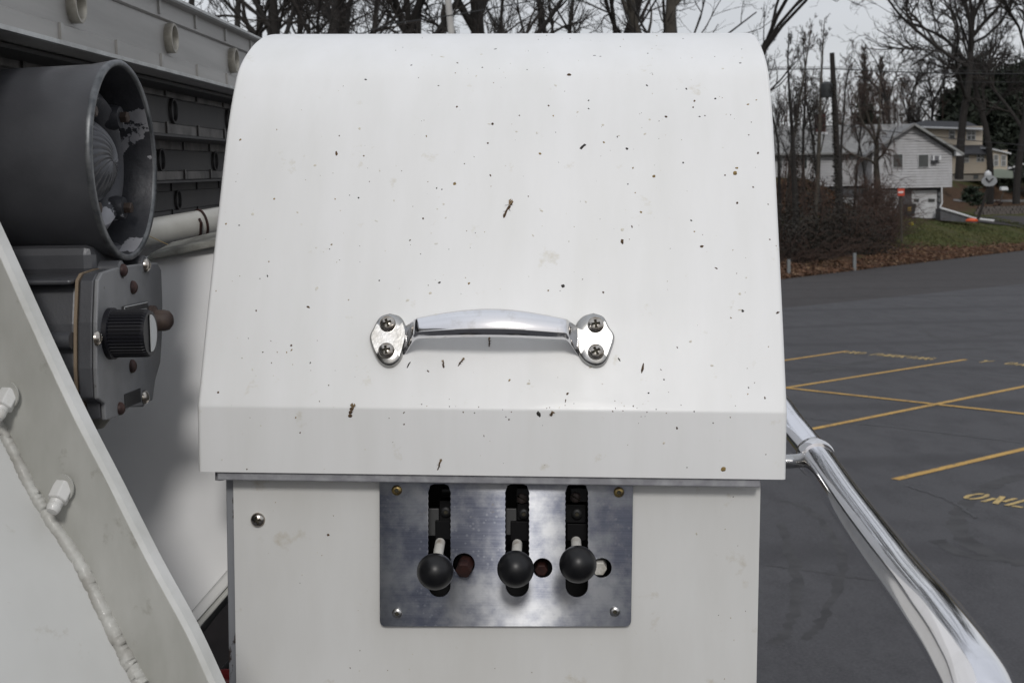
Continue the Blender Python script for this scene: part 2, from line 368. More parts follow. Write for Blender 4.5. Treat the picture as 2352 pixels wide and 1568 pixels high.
def head(r, h, kind, depth, nr=26, na=48, flat=False):
    """screw head along +Z, local; recess cut as real relief; material 1 inside the recess"""
    g = G(); V = [(0, 0, 0)]; ins = []
    def rec(x, y):
        if kind == 'phillips':
            a, b, c = .13*r, .50*r, .22*r
            return (abs(x) < a and abs(y) < b) or (abs(y) < a and abs(x) < b) or (abs(x)+abs(y) < c*1.35)
        if kind == 'hex':
            q = .38*r; return all(abs(x*math.cos(t)+y*math.sin(t)) < q for t in (0, math.pi/3, 2*math.pi/3))
        if kind == 'slot': return abs(x*.5+y*.86) < .1*r
        return False
    V = []; 
    for i in range(nr+1):
        q = r*i/nr
        for j in range(na):
            a = 2*math.pi*j/na; x, y = q*math.cos(a), q*math.sin(a)
            z = h*(1-(q/r)**4) if flat else h*math.sqrt(max(0, 1-(q/r)**2*.92))
            if q < r*.95 and rec(x, y): z -= depth
            if i == nr: z = 0
            V.append((x, y, z))
    F = []; mi = []
    for i in range(nr):
        for j in range(na):
            q = (i*na+j, i*na+(j+1) % na, (i+1)*na+(j+1) % na, (i+1)*na+j); F.append(q)
            cx = sum(V[k][0] for k in q)/4; cy = sum(V[k][1] for k in q)/4; mi.append(1 if rec(cx, cy) else 0)
    g.v = V; g.f = F; g.mi = mi; return g

# =================================================================== GROUND AND ROADS
def far_z(s):
    xs = [0, .3, 2, 5, 10, 13, 17, 30, 60, 160, 500]; zs = [-.01, .06, .45, 1.25, 2.15, 2.6, 5.2, 7, 9, 13, 16]
    return float(np.interp(s, xs, zs))
def hz(s, t):
    z = far_z(s) if s >= 0 else -.01
    if s > .5: z += .12*math.sin(t*.9+s)*math.sin(s*1.3+t*.37)*min(1, s/3)
    if 1 < s < 4: z += .25*math.exp(-((t-12)/4)**2)
    return z
def terr(x, y):
    v = Vector((x, y, 0))-F0; s, t = v.dot(SD), v.dot(TD)
    if s <= 0 or not (ts[0] < t < ts[-2]) or s >= ss[-2]: return far_z(s) if s > 0 else -.01
    i = max(k for k in range(len(ss)) if ss[k] <= s); j = max(k for k in range(len(ts)) if ts[k] <= t)
    a, b = (s-ss[i])/(ss[i+1]-ss[i]), (t-ts[j])/(ts[j+1]-ts[j])
    return (hz(ss[i], ts[j])*(1-a)+hz(ss[i+1], ts[j])*a)*(1-b)+(hz(ss[i], ts[j+1])*(1-a)+hz(ss[i+1], ts[j+1])*a)*b
rng = random.Random(3)
ss = [-300, -120, -60, -30, -12, -4, 0, .3, 1, 2, 3, 4, 5, 6.5, 8, 10, 11.5, 13, 14, 15, 16, 17, 19, 22, 26, 30, 40, 60, 100, 160, 300, 500]
ts = [-700, -300, -150, -80, -50] + list(np.arange(-40, 80, 2.0)) + [90, 120, 160, 240, 400, 800]
g = G(); V = []
for s in ss:
    for t in ts:
        p = F0+TD*t+SD*s; z = hz(s, t)
        V.append((p.x, p.y, z))
nT = len(ts)
g.add(V, [(i*nT+j, i*nT+j+1, (i+1)*nT+j+1, (i+1)*nT+j) for i in range(len(ss)-1) for j in range(nT-1)])
o = part(None, 'ground', g, GROUND, smooth=True); o['kind'] = 'structure'
def sheet(name, pts, z, m):
    g = G(); g.add([(p[0], p[1], z) for p in pts], [tuple(range(len(pts)))])
    o = part(None, name, g, m); o['kind'] = 'structure'; return o
nb0 = Vector((8.79, 45.82, 0)); nb1 = Vector((20.74, 56.82, 0)); nd = (nb1-nb0).normalized()
sheet('parking_lot', [(-250, -120), (250, -120), tuple((nb0+nd*330)[:2]), tuple((nb0-nd*330)[:2])], .004, LOT)
a = nb0-nd*330; b = nb0+nd*330; c = F0+TD*330+SD*.12; d = F0-TD*330+SD*.12
sheet('road', [a[:2], b[:2], c[:2], d[:2]], .002, ROAD)

def strip(p, q, width, z=.010):
    p, q = Vector(p), Vector(q); d = (q-p).normalized(); n = Vector((-d.y, d.x, 0))*width/2; k = max(1, int((q-p).length/2))
    g = G()
    for i in range(k):
        a = p+(q-p)*i/k; b = p+(q-p)*(i+1)/k
        g.add([(*(a-n)[:2], z), (*(b-n)[:2], z), (*(b+n)[:2], z), (*(a+n)[:2], z)], [(0, 1, 2, 3)])
    return g
def gp(x, y): v = PG(x, y); return Vector((v.x, v.y, 0))
A0 = gp(1854.4, 988.2); A1 = gp(2351.9, 888.3); B0 = gp(1803.2, 891.5); B1 = gp(2217.7, 826.2)
C0 = gp(2056, 1102); C1 = gp(2352, 1032); D0 = gp(1800, 828.5); D1 = gp(1946.7, 806.8); E1 = gp(2351.9, 951.6)
dA = (A1-A0).normalized(); dB = (B1-B0).normalized(); dC = (C1-C0).normalized(); dD = (D1-D0).normalized(); dE = (E1-B0).normalized()
for (p, q, lab, z) in ((A0, A1+dA*4, 'long yellow stall line crossing another near the chrome rail', .010), (B0-dB*.1, B1, 'second yellow stall line, from the lid edge to the faint lettering', .010),
                    (C0, C1+dC*4, 'nearest thick yellow stall line above the ONLY lettering', .010), (D0-dD*4, D1, 'short farthest yellow stall line ending at the far lettering', .010),
                    (B0-dE*4, E1+dE*8, 'yellow line running across the stall lines', .014)):
    o = part(None, 'painted_line', strip(p, q, .125, z), PAINTY); tag(o, lab, 'road marking', 'yellow parking lines')
# stencil letters as strokes in a .6 x 1 box
def arc(cx, cy, rx, ry, a0, a1, w, n=10):
    P = []
    for i in range(n+1):
        a = R(a0+(a1-a0)*i/n); P.append((cx+rx*math.cos(a), cy+ry*math.sin(a)))
    Q = []
    for i in range(n, -1, -1):
        a = R(a0+(a1-a0)*i/n); Q.append((cx+(rx-w)*math.cos(a), cy+(ry-w*1.05)*math.sin(a)))
    return P+Q
def ln(x0, y0, x1, y1, w):
    d = Vector((x1-x0, y1-y0)); d.normalize(); n = Vector((-d.y, d.x))*w/2
    return [(x0+n.x, y0+n.y), (x0-n.x, y0-n.y), (x1-n.x, y1-n.y), (x1+n.x, y1+n.y)]
W_ = .16
LET = {'O': [arc(.3, .5, .3, .5, 100, 262, W_), arc(.3, .5, .3, .5, -82, 82, W_)],
 'N': [ln(.08, 0, .08, .62, W_), [(0, 1), (.2, 1), (.6, 0), (.4, 0)], ln(.52, .38, .52, 1, W_)],
 'L': [ln(.1, 0, .1, 1, W_), ln(.26, .08, .58, .08, W_)],
 'Y': [ln(.3, 0, .3, .42, W_), ln(.24, .5, .06, 1, W_), ln(.36, .5, .54, 1, W_)],
 'P': [ln(.1, 0, .1, 1, W_), arc(.24, .73, .32, .27, -85, 85, W_)],
 'A': [ln(.06, 0, .26, 1, W_), ln(.54, 0, .36, 1, W_), ln(.2, .3, .42, .3, .12)],
 'R': [ln(.1, 0, .1, 1, W_), arc(.24, .73, .32, .27, -85, 85, W_), ln(.28, .42, .52, 0, W_)],
 'K': [ln(.1, 0, .1, 1, W_), ln(.24, .5, .52, 1, W_), ln(.26, .44, .54, 0, W_)],
 'I': [ln(.3, 0, .3, 1, W_)],
 'G': [arc(.3, .5, .3, .5, 60, 290, W_), ln(.52, .1, .52, .45, .14), ln(.34, .45, .56, .45, .12)]}
def stencil(txt, P0, du, dv, hgt, pitch, z=.011):
    g = G()
    for i, ch in enumerate(txt):
        if ch == ' ': continue
        for pl in LET[ch]:
            V = [P0+du*(i*pitch+x*hgt*.9)+dv*(y*hgt) for x, y in pl]; n = len(V)
            if ch in 'OPRG' and n > 8:
                k = n//2; F = [(j, j+1, n-2-j, n-1-j) for j in range(k-1)]
            else: F = [tuple(range(n))]
            g.add([(p.x, p.y, z) for p in V], F)
    return g
o = part(None, 'painted_word', stencil('ONLY', gp(2200, 1144), dE, dC, .42, .285), PAINTL); tag(o, 'pale yellow stencilled word ONLY beside the nearest yellow line', 'road marking', 'stencilled words on the asphalt')
o = part(None, 'painted_word', stencil('NO PARKING', gp(1936, 811), dE, dB, .40, .228), PAINTL); tag(o, 'faint stencilled NO PARKING at the end of the farthest line', 'road marking', 'stencilled words on the asphalt')
o = part(None, 'painted_word', stencil('Y', gp(2240, 832), dE, dB, .42, .30), PAINTL); tag(o, 'single faint stencilled letter past the end of the second stall line', 'road marking', 'stencilled words on the asphalt')
o = part(None, 'painted_word', stencil('ONLY', gp(2240, 832)+dE*.60, dE, dB, .42, .30), PAINTL); tag(o, 'faint far stencilled ONLY at the right edge beyond the second stall line', 'road marking', 'stencilled words on the asphalt')
# sealed cracks and a few tyre sweeps: thin irregular bands on the asphalt
def wiggle(pts, w0, w1, seed, z=.007, amp=.02):
    r = random.Random(seed); P = catmull([(*gp(*p)[:2], 0) for p in pts], 14); g = G(); V = []
    for i, p in enumerate(P):
        q = P[min(i+1, len(P)-1)]-P[max(i-1, 0)]; q /= np.linalg.norm(q)+1e-9; n = np.array([-q[1], q[0], 0]); w = r.uniform(w0, w1)/2; p = p+n*r.uniform(-amp, amp)
        V += [tuple((p-n*w)[:2])+(z,), tuple((p+n*w)[:2])+(z,)]
    return g.add(V, [(2*i, 2*i+1, 2*i+3, 2*i+2) for i in range(len(P)-1)])
seal = G()
for k, (pts, w0, w1) in enumerate([([(1795, 828), (1900, 838), (2100, 850), (2352, 866)], .05, .11), ([(1808, 955), (1900, 966), (2080, 985), (2352, 1018)], .03, .07),
        ([(2080, 1115), (2180, 1150), (2240, 1190)], .03, .06)]):
    gg = wiggle(pts, w0, w1, k, z=.0065+.001*k); seal.add(gg.v, gg.f)
o = part(None, 'crack_sealant', seal, SEAL); o['kind'] = 'structure'
ty = G()
for k, (pts, w0, w1) in enumerate([([(1780, 1480), (1810, 1440), (1830, 1330), (1790, 1200)], .06, .14), ([(1850, 1470), (1900, 1400), (1935, 1280), (1870, 1180), (1800, 1150)], .05, .11),
        ([(2352, 1090), (2270, 1120), (2200, 1180), (2230, 1250), (2352, 1300)], .12, .25), ([(2150, 1240), (2220, 1275), (2352, 1290)], .10, .2), ([(1760, 1300), (1850, 1310), (1980, 1330), (2050, 1335)], .03, .06),
        ([(2120, 760), (2180, 780), (2352, 760)], .1, .3), ([(1850, 858), (1950, 838), (2040, 824), (2150, 805), (2260, 800)], .15, .4), ([(2050, 700), (2110, 708), (2200, 712)], .1, .3)]):
    gg = wiggle(pts, w0, w1, 20+k, z=.005+.0002*k); ty.add(gg.v, gg.f)
o = part(None, 'tyre_marks', ty, TYRE); o['kind'] = 'structure'

# =================================================================== CONTROL PEDESTAL
dL, dR = 1.228, 1.202
pl = PD(457, 1083, dL); pr = PD(1803, 1101, dR)
CX = (pr-pl).normalized(); CZ = (Vector((0, 0, 1))-CX*CX.z).normalized(); CY = CZ.cross(CX)
CM = frame((pl+pr)/2, CX, CY, CZ); CI = CM.inverted(); LW = (pr-pl).length/2+.0008
def C(px, py, y=0):                     # picture -> pedestal coordinates on the plane y
    return CI @ hit(px, py, CM @ Vector((0, y, 0)), CY)
ped = thing('control_pedestal', 'white ladder control pedestal with rounded lid, chrome handle and three black knob levers', 'control box', CM)
zc = C(1130, 940, 0).z
prof = [(0, 0), (0, zc)]
for (py, y) in ((720, .034), (500, .072), (300, .109), (200, .136), (150, .158), (112, .196), (88, .24), (78, .29)):
    prof.append((y, C(1140, py, y).z))
prof += [(.34, prof[-1][1]+.004), (.39, prof[-1][1]-.004), (.43, prof[-1][1]-.04), (.45, prof[-1][1]-.12), (.45, 0)]
sm = catmull([(0, *p) for p in prof[1:-1]], 9)[0:]
PR = [(0., 0.)] + [(p[1], p[2]) for p in sm] + [(.45, 0.)]
th = .003
d1 = Vector((PR[2][0]-PR[1][0], PR[2][1]-PR[1][1])).normalized()          # crease rounded to a 3.5 mm arc
q0_ = Vector((PR[1][0], PR[1][1]-.0016)); q2_ = Vector(PR[1])+d1*.0016; q1_ = Vector(PR[1])
PR[1:2] = [tuple(q0_*(1-t)**2+q1_*2*t*(1-t)+q2_*t*t) for t in (0, .25, .5, .75, 1)]
n = len(PR); zt = max(p[1] for p in PR)
def hw(z): return LW*(1-.012*max(0, z-zc)/(zt-zc))
re_ = .0035; g = G(); V = []
nor = []
for i in range(n):
    a = Vector(PR[max(i-1, 0)]); b = Vector(PR[min(i+1, n-1)]); d = (b-a).normalized(); nor.append(Vector((-d.y, d.x)))
cols = [(-1, R(t)) for t in (0, 22.5, 45, 67.5, 90)]+[(1, R(t)) for t in (90, 67.5, 45, 22.5, 0)]
for i, (y, z) in enumerate(PR):
    for sg_, t in cols:
        o_ = re_*(1-math.sin(t)); x = sg_*(hw(z)-re_+re_*math.cos(t)); V.append((x, y-nor[i].x*o_, z-nor[i].y*o_))
m = len(cols)
F = [(i*m+j, i*m+j+1, (i+1)*m+j+1, (i+1)*m+j) for i in range(n-1) for j in range(m-1)]
F += [tuple(i*m for i in range(n))[::-1], tuple(i*m+m-1 for i in range(n))]
g.add(V, F)
lid = part(ped, 'lid', g, LIDW, smooth=24, world=False)
def prof_hit(px, py):
    r = ray(px, py); best = None
    o = CI @ EYE; d = (CI.to_3x3() @ r)
    for i in range(n-2):
        (y0, z0), (y1, z1) = PR[i], PR[i+1]; nn = Vector((0, -(z1-z0), (y1-y0)))
        den = d.dot(nn)
        if abs(den) < 1e-9: continue
        t = (Vector((0, y0, z0))-o).dot(nn)/den; p = o+d*t
        if nn.length < 1e-9: continue
        e = Vector((0, y1-y0, z1-z0)); q = (p-Vector((0, y0, z0))).dot(e)/e.dot(e)
        if -1e-4 <= q <= 1.0001 and (best is None or t < best[2]): best = (p, nn.normalized(), t)
    return best
# galvanised strip under the lid
yb = .008
b0 = C(502, 1086, yb); b1 = C(1745, 1086, yb); zb = C(1130, 1108, yb).z
g = G(); g.box(b0.x, b1.x, yb-.005, .40, zb, -.0003)
part(ped, 'trim_strip', g, GALV, world=False, bev=.001)
g = G(); g.tube([(b0.x, yb+.004, zb-.0015), (b0.x, yb+.004, .0)], .0042, 12)
part(ped, 'strip_end', g, GALV, world=False, smooth=40)
# cabinet: front sheet with a cut-out, sides, back
yf = .022
f0 = C(537, 1200, yf).x; f1 = C(1743, 1300, yf).x; zbot = -.62
pa = C(905, 1112, yf); pb = C(1422, 1412, yf)
outer = [(f0, zbot), (f1, zbot), (f1, zb+.0005), (f0, zb+.0005)]
cut = [(pa.x, pb.z), (pb.x, pb.z), (pb.x, zb-.002), (pa.x, zb-.002)]
g = flat_shape([outer, cut], .003)
g.v = [(x, y+yf+.0015, z) for x, y, z in g.v]
part(ped, 'cabinet_front', g, BODW, world=False, bev=.0006)
g = G(); g.box(f0+.001, f0+.004, yf+.0035, .40, zbot, zb-.001); g.box(f1-.004, f1-.001, yf+.0035, .40, zbot, zb-.001); g.box(f0+.004, f1-.004, .397, .40, zbot, zb-.001)
part(ped, 'cabinet_side', g, BODW, world=False)
s0 = C(522, 1300, yf+.004).x
g = G(); g.box(s0, f0+.0005, yf+.004, yf+.016, zbot, zb-.0015)
part(ped, 'edge_strip', g, mat('chipped grey edge', (.30, .31, .33), .5, .4, c2=(.05, .035, .03), ns=70, lo=.58, hi=.63, stretch=(1, 1, .5)), world=False, bev=.0008)
# mounting plate with scalloped slots and round holes
yp = .0185
P_ = lambda x, y: C(x, y, yp)
def rr(pts, rad, k=6):
    o = []; m = len(pts)
    for i in range(m):
        p = Vector(pts[i]); a = (Vector(pts[i-1])-p).normalized(); b = (Vector(pts[(i+1) % m])-p).normalized(); r = rad[i] if hasattr(rad, '__len__') else rad
        if r <= 0: o.append(tuple(p)); continue
        for j in range(k+1):
            t = j/k; o.append(tuple(p+a*r*(1-t)**2+b*r*t**2))
    return o
def xz(v): return (v.x, v.z)
px_ = lambda x, y: xz(P_(x, y))
ow = [px_(873.5, 1436), px_(1448.6, 1436), px_(1453.4, 1106), px_(872.8, 1106)]
loops = [rr(ow, [.0055, .0055, 0, 0])]
def slot(x0, x1, y0, y1):
    rx = (x1-x0)/2; cx = (x0+x1)/2; P = []
    for i in range(13):
        a = math.pi*i/12; P.append((cx+rx*math.cos(a), y1-rx+rx*math.sin(a)))
    m = 64; yt = y0+16; yb_ = y1-rx-20
    L_ = [];
    for i in range(m+1):
        y = yb_+(yt-yb_)*i/m; s = 1.6*abs(math.sin(math.pi*(y-yt)/12.6))-.8; L_.append((s, y))
    P += [(x0-s, y) for s, y in L_]
    P += [(x0+5, y0+4), (x0+14, y0), (x1-14, y0), (x1-5, y0+4)]
    P += [(x1+s, y) for s, y in reversed(L_)]
    return [px_(*p) for p in P]
SL = [(983.2, 1035.4, 1109.5, 1370), (1160.7, 1215.5, 1109.5, 1370), (1298.5, 1351.2, 1109.5, 1370.5)]
for s in SL: loops.append(slot(*s))
def circ(cx, cy, r, k=28): return [px_(cx+r*math.cos(2*math.pi*i/k), cy+r*math.sin(2*math.pi*i/k)) for i in range(k)]
HO = [(1065.3, 1293.8, 25.8), (1246.3, 1302.6, 23), (1382.6, 1302.6, 23.4)]
for h in HO: loops.append(circ(*h))
g = flat_shape(loops, .0022, .0003)
g.v = [(x, y+yp, z) for x, y, z in g.v]
plate = part(ped, 'lever_plate', g, PLATE, world=False)
u = .37e-3   # metres per display pixel here
Fx = Matrix.Rotation(R(90), 4, 'X')       # local +Z -> -Y
def place(x, y, yy): return T(C(x, y, yy)) @ Fx
hb = mesh_of('bolt', head(12.6*u, .0022, 'hex', .0016, flat=False), [BRASS, SOCKET], 40)
hs = mesh_of('bolt', head(12.6*u, .0022, 'hex', .0016, flat=False), [BOLTS, SOCKET], 40)
for (x, y, me, lab) in ((911.4, 1125.3, hb, 'yellowed button head bolt'), (1421.5, 1129.7, hb, 'yellowed button head bolt'), (912.3, 1407.4, hs, 'silver button head bolt'), (1412.4, 1403.6, hs, 'silver button head bolt')):
    link('bolt', me, plate, lab, place(x, y, yp-.0014) @ Matrix.Rotation(rng.random(), 4, 'Z'))
# a stamped plus-shaped dent mark left out; inner linkage, seen through the slots
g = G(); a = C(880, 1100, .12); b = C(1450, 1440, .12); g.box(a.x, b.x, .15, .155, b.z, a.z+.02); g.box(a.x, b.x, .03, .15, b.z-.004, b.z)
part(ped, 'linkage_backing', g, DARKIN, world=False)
def blk(name, x0, x1, y0, y1, yy, dep, m, label=None):
    a = C(x0, y1, yy); b = C(x1, y0, yy); g = G(); g.box(a.x, b.x, yy, yy+dep, a.z, b.z); return part(ped, name, g, m, world=False, bev=.0006, label=label)
cpx = lambda x, y: (803.9+x*.29297, 1062.3+y*.29297)
for (x0, x1, y0, y1, m) in ((610, 697, 360, 572, LINKG), (1222, 1305, 360, 565, LINKG)):
    p = cpx(x0, y0); q = cpx(x1, y1); blk('linkage_plate', p[0], q[0], p[1], q[1], .05, .004, m)
for (x0, x1, y0, y1) in ((1303, 1400, 200, 312), (1728, 1862, 198, 305), (720, 790, 205, 232)):
    p = cpx(x0, y0); q = cpx(x1, y1); b_ = blk('linkage_block', p[0], q[0], p[1], q[1], .045, .012, DKMETAL)
for (x0, x1, y0, y1) in ((700, 790, 300, 460), (1310, 1400, 320, 450), (1690, 1850, 330, 470), (668, 790, 455, 600), (1258, 1400, 460, 610), (1700, 1860, 480, 610)):
    p = cpx(x0, y0); q = cpx(x1, y1); blk('linkage_block', p[0], q[0], p[1], q[1], .047, .012, mat('near-black block', (.006, .006, .007), .6, spec=.2))  # blocks in a plain near-black base colour
slm = mesh_of('screw', head(13*u, .0012, 'slot', .001, flat=True), [mat('dull screw', (.10, .08, .075), .5, .4), SOCKET], 40)
hxm = mesh_of('screw', head(13*u, .0014, 'hex', .0012, flat=True), [DKMETAL, SOCKET], 40)
for (x, y, me) in ((1348, 278, slm), (1768, 272, slm), (1780, 402, hxm), (1362, 400, hxm), (750, 385, hxm)):
    link('screw', me, ped, None, place(*cpx(x, y), .0445))
# levers
def rodg(p, q, r0, r1, n=16): return G().tube([p, q], [r0, r1], n)
for (bx, by, r, rx, ry, tone) in ((999.6, 1312, 44, 1011, 1243, 0), (1184.2, 1306, 44, 1188, 1246, 1), (1327.4, 1295.2, 44.5, 1323, 1240, 2)):
    cb = C(bx, by, -.038); rb = r*u*.955; base = C(rx, ry+2, .016)
    lv = thing('control_lever', ['lever with black ball knob, leftmost of the three, rusty bolt at its right', 'middle black ball knob lever of the three', 'black ball knob lever nearest the white hex bolt'][tone], 'lever', CM @ T(cb), 'ball knob levers in the steel plate')
    ctr = Vector((0, 0, 0)); d = (base-cb); dn = d.normalized()
    part(lv, 'rod', rodg(dn*rb*.85, d, .0044, .0044), RODW, smooth=40, world=False)
    part(lv, 'collar', rodg(dn*rb*.9, dn*(rb+.0035), .0052, .0046), mat('brown grime collar', (.05, .035, .025), .7), smooth=40, world=False)
    g = G(); g.sphere((0, 0, 0), rb, 40, 24); g.v = [tuple(Vector(p)*(1+.0) ) for p in g.v]
    part(lv, 'ball_knob', g, KNOB, smooth=True, world=False)
    lv.parent = None
def hexbolt(x, y, r, m, y0, ln_, name='hex_bolt', lab=None, tilt=(0, 0)):
    c = C(x, y, y0); ax = Vector((tilt[0], -1, tilt[1])).normalized(); g = G()
    g.lathe([(r*u*.92, 0), (r*u, .0008), (r*u, ln_)], c-ax*ln_, ax, 6)
    g.v = g.v; part(ped, name, g, m, world=False, bev=.0008, label=lab)
g0 = hexbolt(1064, 1311, 20, RUST, .009, .03, lab='dark maroon hex bolt', tilt=(-.1, -.25))
hexbolt(1243.3, 1310, 16, RUST, .022, .02, lab='dark maroon hex bolt', tilt=(0, -.2))
hexbolt(1377, 1306, 18, mat('white hex bolt paint', (.62, .60, .55), .5, c2=(.3, .28, .22), ns=80, lo=.5, hi=.7), .018, .02, lab='white painted hex bolt', tilt=(0, -.1))
# cabinet screws
ps = mesh_of('screw', head(17.5*u, .0045, 'phillips', .0022), [SCREW, SOCKET], 40)
link('screw', ps, ped, None, place(592.5, 1193, yf-.0001) @ Matrix.Rotation(.3, 4, 'Z'))
Sx = Matrix.Rotation(R(90), 4, 'Y')
ss_ = mesh_of('side_bolt', head(.0048, .003, 'slot', .001), [SCREW, SOCKET], 40)
for y in (1143, 1515): link('side_bolt', ss_, ped, None, T((f1-.001, yf+.018, C(1740, y, yf+.018).z)) @ Sx)

# ---- chrome handle on the lid
hp, hn, _ = prof_hit(1130, 782)
if hn.y > 0: hn = -hn
HX = Vector((1, 0, 0)); HN = hn; HV = HN.cross(HX); 
if HV.z < 0: HV = -HV
HL = frame(hp, HX, HV, HN)              # handle frame inside pedestal frame: x, up-slope, outward
HWm = CM @ HL; HI = HWm.inverted(); hno = (HWm.to_3x3() @ Vector((0, 0, 1)))
def Hh(px, py, w=0): return HI @ hit(px, py, HWm @ Vector((0, 0, w)), hno)
hd = link('grab_handle', None, ped, None, HL)
cq = lambda x, y: (803.9+x*.28319, 677.6+y*.28319)
def foot(pts, nm):
    P = [Hh(*cq(*p), .003) for p in pts]
    Q = catmull([(p.x, p.y, 0) for p in P]+[(P[0].x, P[0].y, 0)], 5)[:-1]
    cx = sum(q[0] for q in Q)/len(Q); cy = sum(q[1] for q in Q)/len(Q)
    g = G(); V = []; k = len(Q)
    for (sc, h) in ((1.0, -.004), (1.0, .0035), (.965, .0052), (.90, .0062), (.55, .0062), (.001, .0062)):
        V += [(cx+(q[0]-cx)*sc, cy+(q[1]-cy)*sc, h) for q in Q]
    F = [(i*k+j, i*k+(j+1) % k, (i+1)*k+(j+1) % k, (i+1)*k+j) for i in range(5) for j in range(k)]
    g.add(V, F); return g
fl = foot([(325, 150), (405, 175), (448, 238), (462, 330), (440, 430), (408, 525), (340, 578), (265, 565), (205, 490), (160, 355), (190, 270), (245, 180)], 'L')
fr = foot([(1975, 147), (2055, 178), (2100, 260), (2145, 340), (2110, 470), (2065, 555), (1990, 580), (1905, 545), (1850, 470), (1838, 370), (1830, 250), (1890, 175)], 'R')
bar = G()
# loft: stations along x; centre height w, vertical centre v, half sizes
xl, xr = Hh(*cq(415, 360), .004).x, Hh(*cq(1880, 360), .004).x
xa, xb = Hh(*cq(545, 250), .030).x, Hh(*cq(1745, 250), .030).x
vm = Hh(*cq(1150, 225), .030).y
K = 56; ns_ = 20; V = []
for i in range(K+1):
    t = i/K
    if t < .15:
        q = t/.15; e = q*q*(3-2*q); x = xl+(xa-xl)*q; w_ = -.002+e*.027; hv = .0155*(1-q)**1.5+.0088*(1-(1-q)**1.5)*1; hw_ = .003+.0035*q
        tz = q
    elif t > .85:
        q = (1-t)/.15; e = q*q*(3-2*q); x = xr+(xb-xr)*q; w_ = -.002+e*.027; hv = .0155*(1-q)**1.5+.0088*(1-(1-q)**1.5)*1; hw_ = .003+.0035*q
        tz = q
    else:
        q = (t-.15)/.7; x = xa+(xb-xa)*q; a_ = math.sin(math.pi*q); w_ = .025+.007*a_; hv = .0088+.0032*a_; hw_ = .0065; tz = 1
    vb = vm-.0105*0
    cv = (Hh(*cq(1150, 335), .03).y+hv) if tz >= 1 else (Hh(*cq(1150, 335), .03).y+.0088)*tz + Hh(*cq(430, 360), .004).y*(1-tz)
    # angular section: broad top face, chamfer below, flat back
    sec = [(-.92, .2), (-1, -.1), (-.97, -.75), (-.8, -1), (.8, -1), (.97, -.8), (1, -.2), (.93, .45), (.75, .85), (.3, 1.0), (-.2, 1.0), (-.55, .97), (-.68, .9)]
    V += [(x, cv+a*hv, w_+b*hw_) for a, b in sec]
m_ = len(sec)
F = [(i*m_+j, i*m_+(j+1) % m_, (i+1)*m_+(j+1) % m_, (i+1)*m_+j) for i in range(K) for j in range(m_)]
bar.add(V, F)
o = part(hd, 'grip_bar', bar, CHROME, smooth=42, world=False, bev=.0004)
for gg in (fl, fr):
    o = part(hd, 'handle_foot', gg, CHRDIRT, smooth=40, world=False)
hsr = mesh_of('screw', head(19.3*u, .0048, 'phillips', .0024), [SCREW, SOCKET], 40)
for k, (x, y) in enumerate(((305, 235), (295, 452), (1993, 243), (1995, 462))):
    p = Hh(*cq(x, y), .0062); link('screw', hsr, hd, None, T(p) @ Matrix.Rotation(.35+.5*k*0+rng.uniform(-.2, .2), 4, 'Z'))

# ---- insects, droppings and specks lying on the lid and cabinet
def blob(r, ax, ay, h, seed, legs=False):
    rr_ = random.Random(seed); g = G(); k = 9; V = [(0, 0, h)]
    for j in range(k):
        a = 2*math.pi*j/k; q = rr_.uniform(.65, 1.2); V.append((ax*q*math.cos(a)*.6, ay*q*math.sin(a)*.6, h*.7))
    for j in range(k):
        a = 2*math.pi*j/k; q = rr_.uniform(.75, 1.25); V.append((ax*q*math.cos(a), ay*q*math.sin(a), -.0001))
    F = [(0, 1+j, 1+(j+1) % k) for j in range(k)]+[(1+j, 1+k+j, 1+k+(j+1) % k, 1+(j+1) % k) for j in range(k)]
    return V, F
def surf(px, py):
    """frame (pedestal space) on the lid or cabinet surface"""
    if py > 1108:
        p = C(px, py, yf-.0002); nv = Vector((0, -1, 0))
    else:
        h_ = prof_hit(px, py)
        if not h_: return None
        p, nv = h_[0], h_[1]
        if nv.y > 0 and nv.z < 0: nv = -nv
        if nv.dot((CI @ EYE)-p) < 0: nv = -nv
    up = nv.cross(Vector((1, 0, 0)));
    if up.z < 0: up = -up
    return frame(p, Vector((1, 0, 0)), up, nv)
big = [(1166, 480, 6, 24, -20, 'crumpled brown insect in the middle of the lid above the handle', 2), (1338, 337, 4, 10, -40, 'small dark insect high on the lid, right of centre', 1), (808, 943, 7, 17, -15, 'squashed brown insect on the lid crease at left', 2),
  (1429, 555, 4, 7, 0, 'brown blob above the right end of the handle', 0), (1688, 397, 6, 6, 0, 'amber spot near the right edge of the lid', 3), (1059, 831, 3.5, 11, -38, 'brown insect just under the chrome handle, right of two', 2),
  (1018, 836, 3.2, 9, 10, 'brown insect under the chrome handle, left of two', 2), (938, 838, 1.8, 9, -25, 'thin dark sliver beside the left handle foot', 1), (1293, 657, 5, 5.5, 0, 'round black speck above the handle', 1),
  (1476, 846, 3, 15, -12, 'hooked brown insect below the right handle foot', 0), (1009, 1066, 3.5, 13, -20, 'tan insect near the bottom edge of the lid', 2), (1237, 950, 4.5, 8, 15, 'dark insect at the crease, left of a pair', 1),
  (1268, 950, 6, 6, -30, 'brown insect at the crease, right of a pair', 2), (1662, 1077, 6.5, 7, 0, 'amber blob at the lid bottom right corner', 3), (1307, 172, 6, 5, 0, 'brown spot near the top of the lid', 0), (1124, 786, 3, 11, 0, 'dark insect hanging under the grip bar', 2)]
